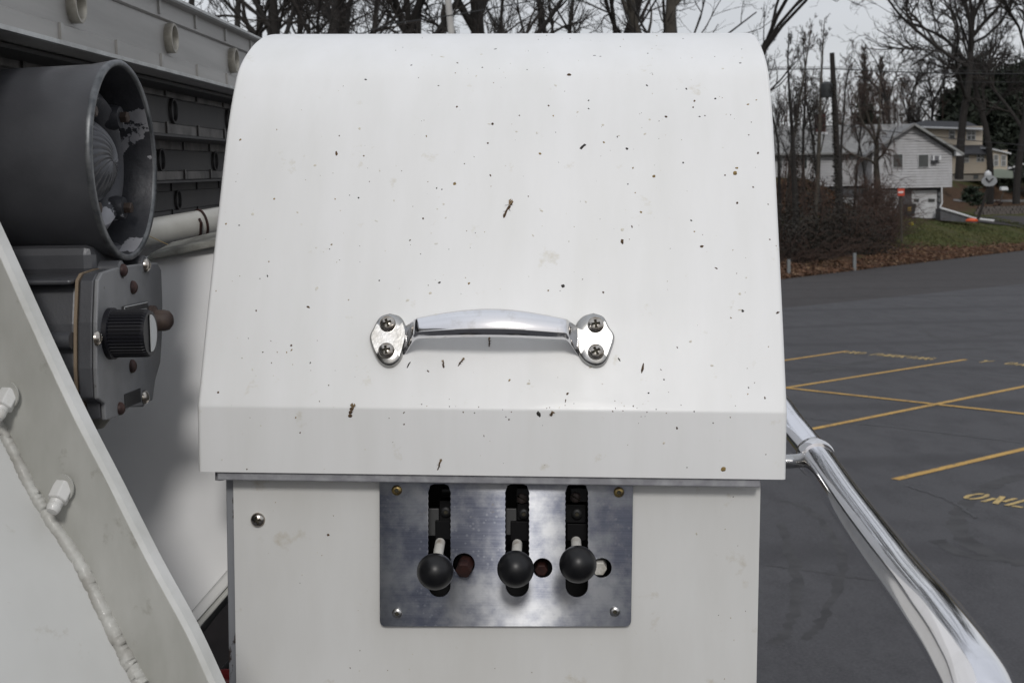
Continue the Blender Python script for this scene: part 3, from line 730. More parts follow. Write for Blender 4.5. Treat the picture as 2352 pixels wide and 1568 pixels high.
for k, (x, y, ax, ay, rot, lab, kd) in enumerate(big):
    fr_ = surf(x, y)
    if not fr_: continue
    Mx = CM @ fr_ @ Matrix.Rotation(R(rot), 4, 'Z')
    g = G(); rr_ = random.Random(k+50)
    m = [BUG, BUGD, BUG, BUGY][kd]
    if kd in (0, 1, 3):
        V, F = blob(1, ax*u, ay*u, 2.5*u, k); g.add(V, F)
        if kd == 1 and ay > 8:
            V, F = blob(1, ax*.6*u, ay*.4*u, 3*u, k+7); g.add([(a+ax*u*.5, b+ay*.7*u, c) for a, b, c in V], F)
    else:
        for q in range(4):
            V, F = blob(1, ax*rr_.uniform(.4, .75)*u, ay*rr_.uniform(.25, .45)*u, rr_.uniform(1.5, 4)*u, k*9+q)
            ox, oy = rr_.uniform(-.4, .4)*ax*u, (q/3-.5)*1.5*ay*u; g.add([(a+ox, b+oy, c) for a, b, c in V], F)
        for q in range(5):
            a = rr_.uniform(-1.2, 1.2)+(math.pi if q % 2 else 0); l = ay*u*rr_.uniform(.35, .7); ox, oy = 0, rr_.uniform(-.5, .5)*ay*u
            e_ = Vector((ox+math.cos(a)*l*.6, oy+math.sin(a)*l, .0008)); g.tube([(ox, oy, .0004), e_*.5+Vector((ox, oy, .001))*.5, e_], .4*u, 4, caps=False)
    if kd == 2:
        for q in (-1, 1):
            w0 = Vector((0, ay*u*.3, 2*u)); w1 = Vector((q*ax*u*.9, ay*u*.9, 3.2*u)); w2 = Vector((q*ax*u*.2, ay*u*1.15, 3*u)); g.add([w0, w1, w2], [(0, 1, 2)], 1)
    o = link('dead_insect' if kd in (1, 2) else 'dirt_spot', mesh_of('dead_insect', g, [m, WING]), None, lab, Mx); tag(o, lab, 'insect' if kd in (1, 2) else 'dirt', 'bits stuck to the white lid')
spots = [(773, 353, 4, 7, 0), (1044, 422, 5, 5, 3), (1131, 285, 4, 4, 0), (1240, 353, 4, 4, 3), (1502, 405, 4, 5, 3), (1645, 616, 2, 5, 0), (1612, 566, 5, 4, 0), (727, 663, 4, 6, 4), (708, 705, 3, 5, 0), (669, 793, 3, 3, 0), (1706, 714, 4, 4, 1),
 (983, 852, 2, 4, 0), (1170, 873, 2.5, 4, 3), (1422, 825, 2, 6, 1), (840, 183, 4, 3, 1), (1530, 268, 4, 3.5, 0), (1009, 649, 3, 4, 1), (1077, 651, 4, 3, 3), (630, 457, 3, 3, 3), (580, 492, 4, 5, 4), (826, 296, 4, 4, 4), (754, 1228, 3, 3, 0), (1555, 983, 2.5, 4, 0),
 (1638, 971, 2, 2, 1), (1365, 128, 5, 2, 1), (1379, 130, 3, 2, 1), (1138, 113, 6, 2.5, 1), (1488, 123, 3, 2, 1), (1700, 145, 4, 3, 1), (1660, 158, 4, 3, 4), (1016, 131, 8, 4, 4), (945, 150, 4, 2.5, 1), (1352, 231, 2, 3, 1), (1352, 250, 2, 3, 1), (1260, 243, 3, 3, 0), (1440, 342, 4, 4, 1), (1387, 327, 3, 3, 3),
 (1595, 232, 3, 4, 0), (1643, 227, 3, 3, 1), (1607, 268, 3, 2, 1), (1619, 266, 2, 2, 0), (1718, 240, 4, 2.5, 3), (1737, 230, 3, 2, 3), (1692, 386, 4, 3, 3), (1741, 352, 3, 4, 0), (1693, 466, 3, 4, 0), (1730, 430, 2, 3, 0), (1569, 374, 3, 2.5, 1), (1346, 464, 2, 4, 4), (1472, 487, 3, 4, 3), (1442, 423, 2, 2, 1),
 (501, 901, 3, 3, 0), (936, 690, 3, 6, 4), (871, 644, 2, 2, 1), (966, 583, 1.5, 1.5, 1), (757, 572, 1.5, 2, 1), (597, 640, 1.5, 2, 0), (1092, 535, 1.5, 1.5, 1), (1024, 500, 2, 4, 4), (1240, 480, 2, 2, 4), (928, 947, 1.5, 4, 0), (1003, 432, 2, 2.5, 1), (1015, 435, 2, 2, 1), (1600, 1225, 1.5, 4, 4), (1525, 1017, 3, 4, 4), (1299, 920, 1.5, 5, 0), (1259, 667, 2, 3, 3), (1786, 718, 3, 5, 0), (1768, 550, 2, 2.5, 0)]
rr_ = random.Random(11)
for _ in range(330):
    y = 80+rr_.random()**1.25*1000; x = rr_.uniform(480+.00*y, 1790)
    if 850 < x < 1410 and 700 < y < 850: continue
    if y < 300 and rr_.random() < .6: x = rr_.uniform(900, 1740)
    s_ = rr_.choice([.7, .9, 1.1, 1.5, 2.2]); spots.append((x, y, s_*rr_.uniform(.7, 1.3), s_*rr_.uniform(.8, 2.0), rr_.choice([0, 0, 1, 0, 3, 3, 4, 4])))
for _ in range(26): spots.append((rr_.uniform(520, 1760), rr_.uniform(100, 900), rr_.uniform(2.5, 6), rr_.uniform(1.5, 5), 4))
for _ in range(30): spots.append((rr_.gauss(1330, 260), rr_.uniform(925, 960), rr_.uniform(.8, 1.8), rr_.uniform(1, 2.5), rr_.choice([0, 1, 0, 4])))
for _ in range(45): spots.append((rr_.uniform(550, 1730), rr_.uniform(1130, 1568), rr_.uniform(.6, 1.4), rr_.uniform(.6, 2), rr_.choice([0, 4, 4, 3])))
g = G(); inv = CI
for k, (x, y, ax, ay, kd) in enumerate(spots):
    if y > 1108 and 860 < x < 1465 and y < 1450: continue
    fr_ = surf(x, y)
    if not fr_ or abs(fr_.translation.x) > LW-.003: continue
    V, F = blob(1, ax*u, ay*u, min(1.2, ax)*u*.8, k+100); Rz = Matrix.Rotation(rr_.uniform(-1, 1), 4, 'Z')
    g.add([fr_ @ (Rz @ Vector(p)) for p in V], F, {0: 0, 1: 1, 3: 2, 4: 3}[kd])
o = link('insect_specks', mesh_of('insect_specks', g, [BUG, BUGD, BUGY, BUGP]), None, 'tiny scattered insect remains and dirt specks on the white lid and cabinet', CM)
tag(o, None, 'specks', kind='stuff')

# =================================================================== CHROME HAND RAIL
rail = thing('hand_rail', 'chrome tubular hand rail curving down to the right of the pedestal', 'hand rail', T(PD(1893, 1062, 1.4)))
pts = catmull([PD(1700, 830, 1.95), PD(1768, 908, 1.72), PD(1822, 985, 1.55), PD(1888, 1070, 1.40), PD(1958, 1172, 1.20), PD(2050, 1295, 1.00), PD(2150, 1420, .82), PD(2222, 1525, .715), PD(2262, 1610, .66), PD(2285, 1720, .62), PD(2290, 1900, .6)], 14)
part(rail, 'rail_tube', G().tube(pts, .0168, 40), RAILC, smooth=40)
i0 = min(range(len(pts)), key=lambda i: (Vector(pts[i])-PD(1872, 1046, 1.43)).length)
c0 = Vector(pts[i0]); ax = (Vector(pts[i0+1])-c0).normalized()
part(rail, 'clamp_ring', G().lathe([(.0169, -.013), (.0185, -.013), (.0196, -.009), (.0200, 0), (.0196, .009), (.0185, .013), (.0169, .013)], c0, ax, 40), CHROME, smooth=40)
side = CM @ Vector((f1+.002, .16, C(1800, 1062, .16).z)); side = PD(1780, 1060, 1.40)
part(rail, 'clamp_arm', G().tube([side, PD(1812, 1059, 1.40), PD(1830, 1058, 1.41), PD(1842, 1056, 1.42), c0], [.0070, .0070, .0070, .0075, .0075], 20), CHRDIRT, smooth=40)

# =================================================================== LOUDSPEAKER HORN WITH CONTROL BOX
HA = R(-3.5)
SX = Vector((math.cos(HA), math.sin(HA), 0)); SY = Vector((-math.sin(HA), math.cos(HA), 0)); SZ = Vector((0, 0, 1))
SM = frame(PD(283, 370, 1.2), SX, SY, SZ); SI = SM.inverted()
def S(px, py, x=0): return SI @ hit(px, py, SM @ Vector((x, 0, 0)), SX)
sp = thing('horn_loudspeaker', 'dark grey cylindrical horn loudspeaker above a control box with ribbed black knob', 'loudspeaker', SM)
ro = .0845
part(sp, 'horn_shell', G().lathe([(.074, -.165), (.0775, -.16), (ro-.003, -.02), (ro, 0)], (0, 0, 0), (1, 0, 0), 96, caps=(1, 0)), HORN, smooth=50, world=False)
shell = sp.children[0] if sp.children else None
g = G(); n = 96
def ringlist(prof, n=96):
    g = G(); V = []
    for (r, x) in prof:
        V += [(x, r*math.cos(2*math.pi*j/n), r*math.sin(2*math.pi*j/n)) for j in range(n)]
    g.add(V, [(i*n+j, (i+1)*n+j, (i+1)*n+(j+1) % n, i*n+(j+1) % n) for i in range(len(prof)-1) for j in range(n)]); return g
part(sp, 'horn_rim', ringlist([(ro, -.002), (ro+.0003, .0015), (ro-.0012, .003), (ro-.0038, .003), (ro-.005, .0018), (ro-.005, -.004)]), HRIM, smooth=50, world=False)
part(sp, 'horn_lining', ringlist([(ro-.005, .0), (ro-.008, -.03), (ro-.013, -.070), (.060, -.076)]), HORNCHIP, smooth=30, world=False)
part(sp, 'horn_throat_ring', ringlist([(.0650, -.070), (.0648, -.038), (.0615, -.024), (.054, -.018), (.047, -.021), (.042, -.032), (.038, -.046), (.0, -.048)]), HORNCHIP, smooth=50, world=False)
g = G(); V = []; nr, na = 22, 220
for i in range(nr+1):
    q = i/nr; r = .039*q
    for j in range(na):
        a = 2*math.pi*j/na; tw = a+1.1*(1-q); rib = abs(math.sin(10*tw))**.7*.0026*min(1, q*3)*(1 if q < .95 else .3)
        x = -.040+.031*(1-q**2.0)**.6+rib if q < 1 else -.044
        V.append((x, r*math.cos(a), r*math.sin(a)))
g.add(V, [(i*na+j, (i+1)*na+j, (i+1)*na+(j+1) % na, i*na+(j+1) % na) for i in range(nr) for j in range(na)])
part(sp, 'ribbed_dome', g, HORN, smooth=True, world=False)
for k in range(4):
    a = R(45+90*k); y_, z_ = .056*math.cos(a), .056*math.sin(a)
    b_ = part(sp, 'bolt_lug', G().lathe([(.0115, -.07), (.0112, -.020), (.0095, -.014), (0, -.013)], (0, y_, z_), (1, 0, 0), 20), HORNCHIP, smooth=50, world=False)
    part(b_, 'bolt', G().lathe([(.0052, -.014), (.0052, -.008), (.004, -.007)], (0, y_, z_), (1, 0, 0), 6), mat('dull brown bolt', (.05, .035, .028), .6, .3), world=False)
# chipped metal patch low inside the mouth, as thin flaked paint islands
g = G()
for (px, py, w_, h_) in ((243, 515, 36, 30), (287, 425, 8, 38), (240, 205, 14, 26)):
    c = S(px, py, -.034); k = 16
    rr_ = random.Random(int(px)); V = [(-.0455, c.y*.0+c.y, c.z)]
# control box
xf = .006
fo = [(227.4, 642), (236, 625.6), (264, 616), (300, 609), (349, 603), (362.6, 604), (371, 619), (374, 701), (373, 770), (369, 833), (357.6, 873), (351, 919), (329.6, 931), (300, 933), (283.5, 952), (244, 965), (242, 927), (227, 915.6), (223.5, 846), (223.5, 740)]
FO = [S(x, y, xf) for x, y in fo]
cy = sum(p.y for p in FO)/len(FO); cz = sum(p.z for p in FO)/len(FO)
FY = [(p.y, p.z) for p in FO]
def slab(sc, x0, x1, mi=0, gg=None):
    gg = gg or G(); gg.prism([(x1, cy+(y-cy)*sc, cz+(z-cz)*sc) for y, z in FY], (x0-x1, 0, 0), mi); return gg
part(sp, 'face_plate', slab(1, xf-.004, xf), HFACE, world=False, bev=.0012)
part(sp, 'box_flange', slab(.985, xf-.0165, xf-.0045), HORN, world=False, bev=.0015)
part(sp, 'gasket', slab(.992, xf-.0195, xf-.0170), GASK, world=False)
part(sp, 'box_body', slab(.93, xf-.19, xf-.0165), HORN, world=False, bev=.012, seg=4)
g = G(); yy = min(p[0] for p in FY)+.004
zr = S(226, 780, xf).z
part(sp, 'side_rib', G().tube([(xf-.02, yy-.002, zr), (xf-.10, yy+.002, zr)], [.0068, .0072], 16), HORN, smooth=50, world=False)
part(sp, 'side_rib', G().box(xf-.18, xf-.02, yy-.0005, yy+.02, S(226, 640, xf).z, S(226, 652, xf).z), HORN, world=False, bev=.003)
# neck between horn and box
zt_ = S(300, 600, xf).z
part(sp, 'horn_neck', G().box(-.15, -.012, -.05, .055, zt_-.012, -.07), HORN, world=False, bev=.008)
kb = S(252, 766, xf)
def ribbed(r, x0, x1, k=40):
    g = G(); n = k*4; prof = [(r*1.08, x0), (r*1.08, x0+.004), (r, x0+.005), (r, x1-.003), (r*.93, x1), (r*.80, x1), (r*.78, x1-.0012), (0, x1-.0012)]; V = []
    for i, (q, x) in enumerate(prof):
        for j in range(n):
            a = 2*math.pi*j/n; rb = q*(1-(.06 if (j % 4) in (0, 1) and 2 <= i <= 3 else 0)); V.append((x, kb.y+rb*math.cos(a), kb.z+rb*math.sin(a)))
    g.add(V, [(i*n+j, (i+1)*n+j, (i+1)*n+(j+1) % n, i*n+(j+1) % n) for i in range(len(prof)-1) for j in range(n)]); return g
kn = part(sp, 'ribbed_knob', ribbed(.0195, xf, xf+.034), BLKPL, world=False)
g = G(); k = 24; V = [(xf+.0335, kb.y+.0152*math.cos(a), kb.z+.0152*math.sin(a)) for a in np.linspace(-math.pi/2, math.pi/2, k)]
g.prism(V, (.0008, 0, 0)); part(kn, 'knob_marking', g, WLAB, world=False)
p = S(308, 722, xf); lab_ = part(sp, 'name_label', G().box(xf+.0003, xf+.0014, S(279, 700, xf).y, S(337, 700, xf).y, S(310, 740, xf).z, S(310, 697, xf).z), mat('black label', (.03, .03, .032), .4), world=False)
g = G(); y0, y1, z1 = S(281, 700, xf).y, S(335, 700, xf).y, S(310, 698, xf).z
g.box(xf+.0015, xf+.0019, y0, y1, z1-.0008, z1); g.box(xf+.0015, xf+.0019, y0, y1, z1-.0125, z1-.0119); g.box(xf+.0015, xf+.0019, y0, y0+.0005, z1-.012, z1)
part(lab_, 'label_border', g, WLAB, world=False)
def text_mesh(txt, size, Mx, parent, m, name):
    cu = bpy.data.curves.new('t', 'FONT'); cu.body = txt; cu.size = size; cu.align_x = 'CENTER'; cu.extrude = .00005
    o = bpy.data.objects.new('t', cu); me = o.to_mesh(); g = G(); g.add([tuple(v.co) for v in me.vertices], [tuple(p.vertices) for p in me.polygons])
    o.to_mesh_clear(); bpy.data.objects.remove(o); link(name, mesh_of(name, g, m), parent, None, Mx)
text_mesh('INDUSTRIAL WEBCOM', .0048, frame(Vector((xf+.0016, (y0+y1)/2+.004, z1-.0085)), Vector((0, 1, 0)), Vector((0, 0, 1)), Vector((1, 0, 0))), lab_, WLAB, 'label_text')
bp = S(346, 736, xf)
bt = part(sp, 'push_button', G().lathe([(.0135, 0), (.0135, .004), (.011, .005), (.0095, .006), (.0095, .0125), (.0085, .0165), (.005, .0195), (0, .0205)], (xf, bp.y, bp.z), (1, 0, 0), 24), RUBR, smooth=50, world=False)
for (x, y, r, m) in ((281, 621, .0055, RUST), (334, 609, .0058, SCREW), (304, 660, .0058, RUST), (302, 841, .0058, RUST), (221, 777, .006, SCREW), (275, 938, .0055, RUST), (331, 912, .0058, SCREW)):
    p = S(x, y, xf); me = mesh_of('screw', head(r, .0045, 'slot', .0015), [m, SOCKET], 40)
    link('screw', me, sp, None, T((xf, p.y, p.z)) @ Matrix.Rotation(R(90), 4, 'Y'))
for (x, y) in ((281, 621), (334, 609), (331, 912)):
    p = S(x, y, xf); part(sp, 'screw_lug', G().lathe([(.0085, -.02), (.0085, .0), (.007, .001)], (xf-.001, p.y, p.z), (1, 0, 0), 16), HORN, smooth=50, world=False)
p = S(316, 910, xf); part(sp, 'plate_notch', G().box(xf+.0001, xf+.0006, S(285, 910, xf).y, S(322, 910, xf).y, S(316, 925, xf).z, S(316, 893, xf).z), DARKIN, world=False)
p = S(222, 955, xf-.02); part(sp, 'drain_boss', G().lathe([(.014, 0), (.014, .022), (.009, .028)], (xf-.028, p.y+.012, p.z+.016), (0, 0, -1), 24), mat('old brown glass boss', (.09, .085, .07), .35), smooth=50, world=False)

# =================================================================== AERIAL LADDER
# runs nearly along the view; u = along, v = lateral right, z = up.  O at the eye
LDd = (PD(1230, 385, 1)-EYE).normalized()
lad = thing('aerial_ladder', 'weathered aluminium truck ladder with nested rails and round rung ends', 'ladder', T(EYE+LDd*1.7-Vector((.45, 0, 0))))
LRt = LDd.cross(Vector((0, 0, 1))).normalized(); LUp = LRt.cross(LDd)
def Lp(u_, v_, z_): return EYE+LDd*u_+LRt*v_+LUp*z_
def beam(prof, u0, u1):
    g = G(); k = len(prof); g.add([Lp(u0, v, z) for v, z in prof]+[Lp(u1, v, z) for v, z in prof], [(i, (i+1) % k, k+(i+1) % k, k+i) for i in range(k)]+[tuple(range(k))[::-1], tuple(range(k, 2*k))]); return g
U0, U1 = .35, 13.0
def railsec(v, z0, h, mw, me_, lab, ph, bright):
    """v lateral of the web face (negative = left), lip at z0"""
    r_ = part(lad, 'side_rail', beam([(v, z0+.22*h), (v, z0+.74*h), (v-.004, z0+.74*h), (v-.004, z0+.22*h)], U0, U1), mw, label=lab)
    part(r_, 'lower_flange', beam([(v+.001, z0+.24*h), (v+.004, z0+.22*h), (v+.004, z0+.03*h), (v+.016, z0+.01*h), (v+.016, z0-.05*h), (v-.06, z0-.05*h), (v-.06, z0-.01*h), (v-.002, z0+.02*h)], U0, U1), me_)
    part(r_, 'upper_flange', beam([(v+.001, z0+.72*h), (v+.004, z0+.74*h), (v+.004, z0+.97*h), (v+.014, z0+.99*h), (v+.014, z0+1.05*h), (v-.06, z0+1.05*h), (v-.06, z0+.99*h), (v-.002, z0+.98*h)], U0, U1), me_)
    lip = part(r_, 'flange_lip', beam([(v+.0155, z0+.012*h), (v+.0185, z0+.0*h), (v+.0185, z0-.045*h), (v+.0155, z0-.055*h)], U0, U1), ALUE if bright else mw)
    lip = part(r_, 'flange_lip', beam([(v+.0135, z0+1.052*h), (v+.0165, z0+1.04*h), (v+.0165, z0+1.0*h), (v+.0135, z0+.98*h)], U0, U1), ALUE if bright else mw)
    # rung ends and clips
    zc_ = z0+.49*h; n = 34
    prof_ = [(.0105, .018), (.0105, -.002), (.0, -.002)]
    g = G(); g.lathe([(.0175, 0), (.0180, .002), (.0180, .009), (.0174, .0100), (.0150, .0100), (.0142, .009), (.0142, .001), (0, .001)], (0, 0, 0), (1, 0, 0), 28)
    me2 = mesh_of('rung_end', g, RING if bright else ALUD, 40)
    Rm = frame(Vector((0, 0, 0)), LRt, LDd, LUp)
    loc = WM[r_.name].inverted()
    for k in range(0, n):
        uu = ph+.356*k
        if uu > U1-.3: break
        link('rung_end', me2, r_, None, loc @ T(Lp(uu, v-(0 if bright else .0055), zc_)) @ Rm)
    cg = G(); cg.box(.0, .0030, -.004, .004, -.0085, .0085); me3 = mesh_of('clip', cg, me_)
    for k in range(0, n*2):
        uu = ph+.178*k-.05
        if uu > 9: break
        for zz in (z0+.13*h, z0+.87*h): link('clip', me3, r_, None, loc @ T(Lp(uu, v+.0035, zz)) @ Rm)
railsec(-.445, .122, .085, ALU, ALU, 'outer weathered rail with pale rung ends', 1.735-.356*3, True)
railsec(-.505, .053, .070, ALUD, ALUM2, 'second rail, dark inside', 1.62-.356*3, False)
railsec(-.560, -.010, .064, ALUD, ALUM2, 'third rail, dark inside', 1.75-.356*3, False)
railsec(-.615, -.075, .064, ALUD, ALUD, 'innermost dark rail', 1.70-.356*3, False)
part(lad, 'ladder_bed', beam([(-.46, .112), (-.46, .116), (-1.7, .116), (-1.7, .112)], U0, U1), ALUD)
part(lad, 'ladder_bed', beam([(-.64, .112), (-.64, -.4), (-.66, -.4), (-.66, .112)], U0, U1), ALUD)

# =================================================================== WHITE BODYWORK LEFT OF THE PEDESTAL
bw = thing('turntable_guard', 'light grey painted turntable side panel between the horn and the pedestal', 'panel', T(PD(430, 1000, 1.38)))
Pw = [(120, 640), (340, 588), (545, 545), (545, 1300), (431, 1428), (200, 1715)]
def pan(pts, dfun, nvec, th_, name, m, parent, bev=.002, lab=None):
    V = [PD(x, y, dfun(x, y)) for x, y in pts]; g = G(); g.prism(V, nvec); return part(parent, name, g, m, bev=bev, label=lab)
WO = PD(430, 600, 1.46); WN = Vector((0, -math.cos(R(27)), math.sin(R(27))))
def wd(x, y, off=0):
    r = ray(x, y); return (WO+WN*off-EYE).dot(WN)/r.dot(WN)
pan(Pw, wd, Vector((0, .02, 0)), .02, 'side_panel', WALLW, bw)
pan([(330, 600), (345, 583), (440, 560), (545, 540), (545, 556), (440, 578)], lambda x, y: 1.45, Vector((0, .10, .01)), .02, 'top_ledge', mat('mossy ledge', (.30, .30, .27), .7, c2=(.14, .135, .12), ns=30, lo=.4, hi=.6), bw)
pan([(545, 1283), (545, 1322), (431, 1450), (200, 1750), (200, 1705), (424, 1422)], lambda x, y: wd(x, y, .022), Vector((0, .05, 0)), .02, 'edge_flange', BODW, bw)
pan([(545, 1322.5), (545, 1342), (440, 1462), (200, 1775), (200, 1751), (431, 1450.5)], lambda x, y: wd(x, y, .020), Vector((0, .06, 0)), .02, 'flange_edge', GREYW, bw)
tb = thing('white_tube', 'cream white tube with a wire clip behind the horn', 'pipe', T(PD(420, 520, 1.72)))
tp = [PD(200, 566, 1.60), PD(330, 538, 1.62), PD(460, 515, 1.66), PD(545, 500, 1.70), PD(700, 476, 1.77)]
part(tb, 'tube_body', G().tube(catmull(tp, 6), .0165, 32), TUBEW, smooth=50)
ca = Vector(tp[2]); ax = (Vector(tp[3])-Vector(tp[1])).normalized()
part(tb, 'wire_clip', G().lathe([(.0168, -.0015), (.0182, -.001), (.0182, .001), (.0168, .0015)], ca, ax, 32), RUST, smooth=50)
part(tb, 'clip_tail', G().tube([ca+Vector((.003, -.017, .006)), ca+Vector((.006, -.022, .002)), ca+Vector((.004, -.019, -.012)), ca+Vector((-.008, -.01, -.022))], .0018, 6), RUST)
o = part(None, 'straw', G().tube([PD(338, 540, 1.60), PD(375, 557, 1.60), PD(428, 580, 1.60)], .0004, 4), mat('dry straw', (.35, .25, .1), .8)); tag(o, 'thin dry straw stalk sticking out beside the horn', 'straw')
# dark machinery well and red paint below
dk = thing('machinery_well', 'dark well with black hoses under the side panel', 'truck bed', T(PD(490, 1480, 2.0)))
part(dk, 'well_floor', G().prism([PD(380, 1300, 2.05), PD(640, 1300, 2.05), PD(640, 1750, 1.9), PD(380, 1750, 1.9)], (0, .02, 0)), mat('well floor brown', (.045, .038, .037), .8, c2=(.03, .026, .025), ns=12))  # flat panel in dark brown tones
part(dk, 'hose', G().tube([PD(440, 1475, 1.95), PD(490, 1410, 1.95), PD(560, 1330, 1.95)], .005, 10), WIRE, smooth=50)
part(dk, 'hose', G().tube([PD(470, 1580, 1.9), PD(520, 1530, 1.9), PD(580, 1460, 1.9)], .004, 10), WIRE, smooth=50)
o = part(None, 'red_beam', G().tube([PD(380, 1566, 1.80), PD(640, 1556, 1.80)], .014, 24), REDP, smooth=50); tag(o, 'bit of dark red painted tube at the foot of the pedestal', 'pipe')

# diagonal white bracket in the foreground
br = thing('diagonal_bracket', 'big white welded diagonal bracket with two nuts in the left foreground', 'bracket', T(PD(250, 1300, 1.0)))
edge = [(-60, 430), (0, 558), (105, 790), (180, 950), (262, 1110), (350, 1285), (440, 1450), (505, 1590), (560, 1700)]
weld = [(-60, 860), (-20, 930), (20, 1010), (70, 1110), (120, 1195), (185, 1290), (240, 1400), (290, 1500), (335, 1580), (400, 1690)]
fn_d = lambda y: 1.07-.00006*(y-500)
def face_pts():
    E_ = [PD(x-13, y, fn_d(y)) for x, y in edge]; W2 = [PD(x, y, fn_d(y)+.030) for x, y in weld]; return E_, W2
E_, W2 = face_pts(); g = G()
def polyfan(E_, W2, off):
    V = [p+off for p in E_]+[p+off for p in W2[::-1]]; return V
nrm = (E_[4]-E_[1]).cross(W2[4]-E_[4]).normalized()
if nrm.dot(EYE-E_[4]) < 0: nrm = -nrm
Ec = catmull(E_, 4); Wc = catmull(W2, 4); m_ = 34
Er = [Vector(Ec[int(i*(len(Ec)-1)/m_)]) for i in range(m_+1)]; Wr = [Vector(Wc[int(i*(len(Wc)-1)/m_)]) for i in range(m_+1)]
V = []
for a, b in zip(Er, Wr): V += [a, b, a-nrm*.008, b-nrm*.008]
g.add(V, [(4*i, 4*i+1, 4*i+5, 4*i+4) for i in range(m_)]+[(4*i, 4*i+4, 4*i+6, 4*i+2) for i in range(m_)]+[(4*i+2, 4*i+6, 4*i+7, 4*i+3) for i in range(m_)])
part(br, 'flange', g, GREYW, smooth=30, bev=.0015)
g = G(); V = []
sv = (nrm+Vector((.35, -.1, 0))).normalized()
for i, a in enumerate(Er):
    t_ = .0045
    q = Vector((1, 0, .35)).normalized()
    V += [a+nrm*.0006, a+q*.0026-nrm*.002, a+q*.0026-nrm*.012]
g.add(V, [(3*i, 3*i+1, 3*i+4, 3*i+3) for i in range(m_)]+[(3*i+1, 3*i+2, 3*i+5, 3*i+4) for i in range(m_)])
part(br, 'flange_edge', g, mat('scuffed flange edge', (.60, .60, .58), .5, c2=(.45, .45, .42), ns=12), smooth=30)
# side panel, from the weld towards the camera and left
g = G(); V = []
for i, a in enumerate(Wr):
    V += [a+nrm*.001, a+Vector((-.05, -.05, -.01)), a+Vector((-.30, -.30, -.05))]
g.add(V, [(3*i, 3*i+3, 3*i+4, 3*i+1) for i in range(m_)]+[(3*i+1, 3*i+4, 3*i+5, 3*i+2) for i in range(m_)])
part(br, 'gusset_panel', g, PANW, smooth=True)
# weld bead: lumpy tube
r2 = random.Random(5); P = catmull(W2, 22); rad = []; Q = []
for i, p in enumerate(P):
    t = i/len(P); ph_ = (i*.55) % (2*math.pi); hump = abs(math.sin(i*.23))**.5
    rad.append((.0036+.0034*t)*(.80+.20*hump)+r2.uniform(-.0003, .0003)); Q.append(Vector(p)+nrm*.0015+Vector((r2.uniform(-.0006, .0006), 0, r2.uniform(-.0006, .0006))))
part(br, 'weld_bead', G().tube(Q, rad, 16), mat('painted weld', (.52, .52, .49), .5, c2=(.36, .35, .32), ns=40, coat=.1, bmp=.2, bs=200), smooth=True)
for (x, y) in ((138, 1135), (12, 922)):
    q = PD(x, y, fn_d(y)+.012); ax = (nrm*.55+Vector((0, -.15, -.75))).normalized()
    nb = part(br, 'nut', G().lathe([(.0074, -.009), (.0081, -.004), (.0081, .0046), (.0073, .0057)], q, ax, 6), BODW, bev=.0008)
    part(nb, 'bolt_end', G().lathe([(.0052, 0), (.0054, .0075), (.0049, .0083), (.0054, .0091), (.0049, .0100), (.0054, .0108), (.0050, .0135), (.0042, .0150), (0, .0155)], q, ax, 20), BODW, smooth=40)
    part(nb, 'washer', G().lathe([(.0105, 0), (.0105, .0012)], q-ax*.006, nrm, 24), GREYW, smooth=40)

# =================================================================== HOUSES
def house_rect(parent, name, m, Yp, x0, x1, y0, y1, dep=.1, out=0, lab=None):
    a = PY(x0, y1, Yp); b = PY(x1, y0, Yp); g = G(); g.box(a.x, b.x, Yp-out, Yp+dep, a.z, b.z); return part(parent, name, g, m, label=lab)
HYW = 105.0
wh = thing('white_house', 'white sided house with a gable over two garage doors, behind the tangled vines', 'house', T((PY(2090, 498, HYW).x, HYW, 2.15)))
X = lambda x, y=400, Yp=HYW: PY(x, y, Yp).x
Z = lambda y, x=2095, Yp=HYW: PY(x, y, Yp).z
gx0, gx1 = X(2003), X(2187); ze, zo = Z(352), Z(431); zap = Z(285); gxm = X(2095)
g = G(); g.prism([(gx0, HYW+.1, zo), (gx1, HYW+.1, zo), (gx1, HYW+.1, ze), (gxm, HYW+.1, zap-.12), (gx0, HYW+.1, ze)], (0, 9, 0)); part(wh, 'gable_wall', g, SIDING)
# siding boards row by row
bh = .2; k = 0; z = zo
def edge_x(z):
    if z <= ze: return gx0, gx1
    t = (z-ze)/(zap-.15-ze); return gx0+(gxm-gx0)*t, gx1+(gxm-gx1)*t
while z < zap-.5:
    a0, a1 = edge_x(z); b0_, b1_ = edge_x(min(z+bh, zap-.2)); g = G()
    g.add([(a0, HYW-.02, z), (a1, HYW-.02, z), (b1_, HYW+.075, z+bh-.012), (b0_, HYW+.075, z+bh-.012), (a0, HYW+.09, z), (a1, HYW+.09, z)], [(0, 1, 2, 3), (0, 4, 5, 1), (3, 2, 5, 4)])
    part(wh, 'siding_board', g, SIDING); z += bh
YW = 107.0
wx0, wx1 = X(1690, 400, YW), X(2003, 400, YW)
zwe, zwo, zwr = Z(351, 1900, YW), Z(428, 1900, YW), Z(288, 1900, 111)
g = G(); g.box(wx0, wx1+.5, YW+.1, YW+8, zwo, zwe); part(wh, 'wing_wall', g, SIDING)
z = zwo
while z < zwe-.1:
    g = G(); g.add([(wx0, YW-.02, z), (wx1-.01, YW-.02, z), (wx1-.01, YW+.075, z+bh-.012), (wx0, YW+.075, z+bh-.012), (wx0, YW+.09, z), (wx1-.01, YW+.09, z)], [(0, 1, 2, 3), (0, 4, 5, 1), (3, 2, 5, 4)])
    part(wh, 'siding_board', g, SIDING); z += bh
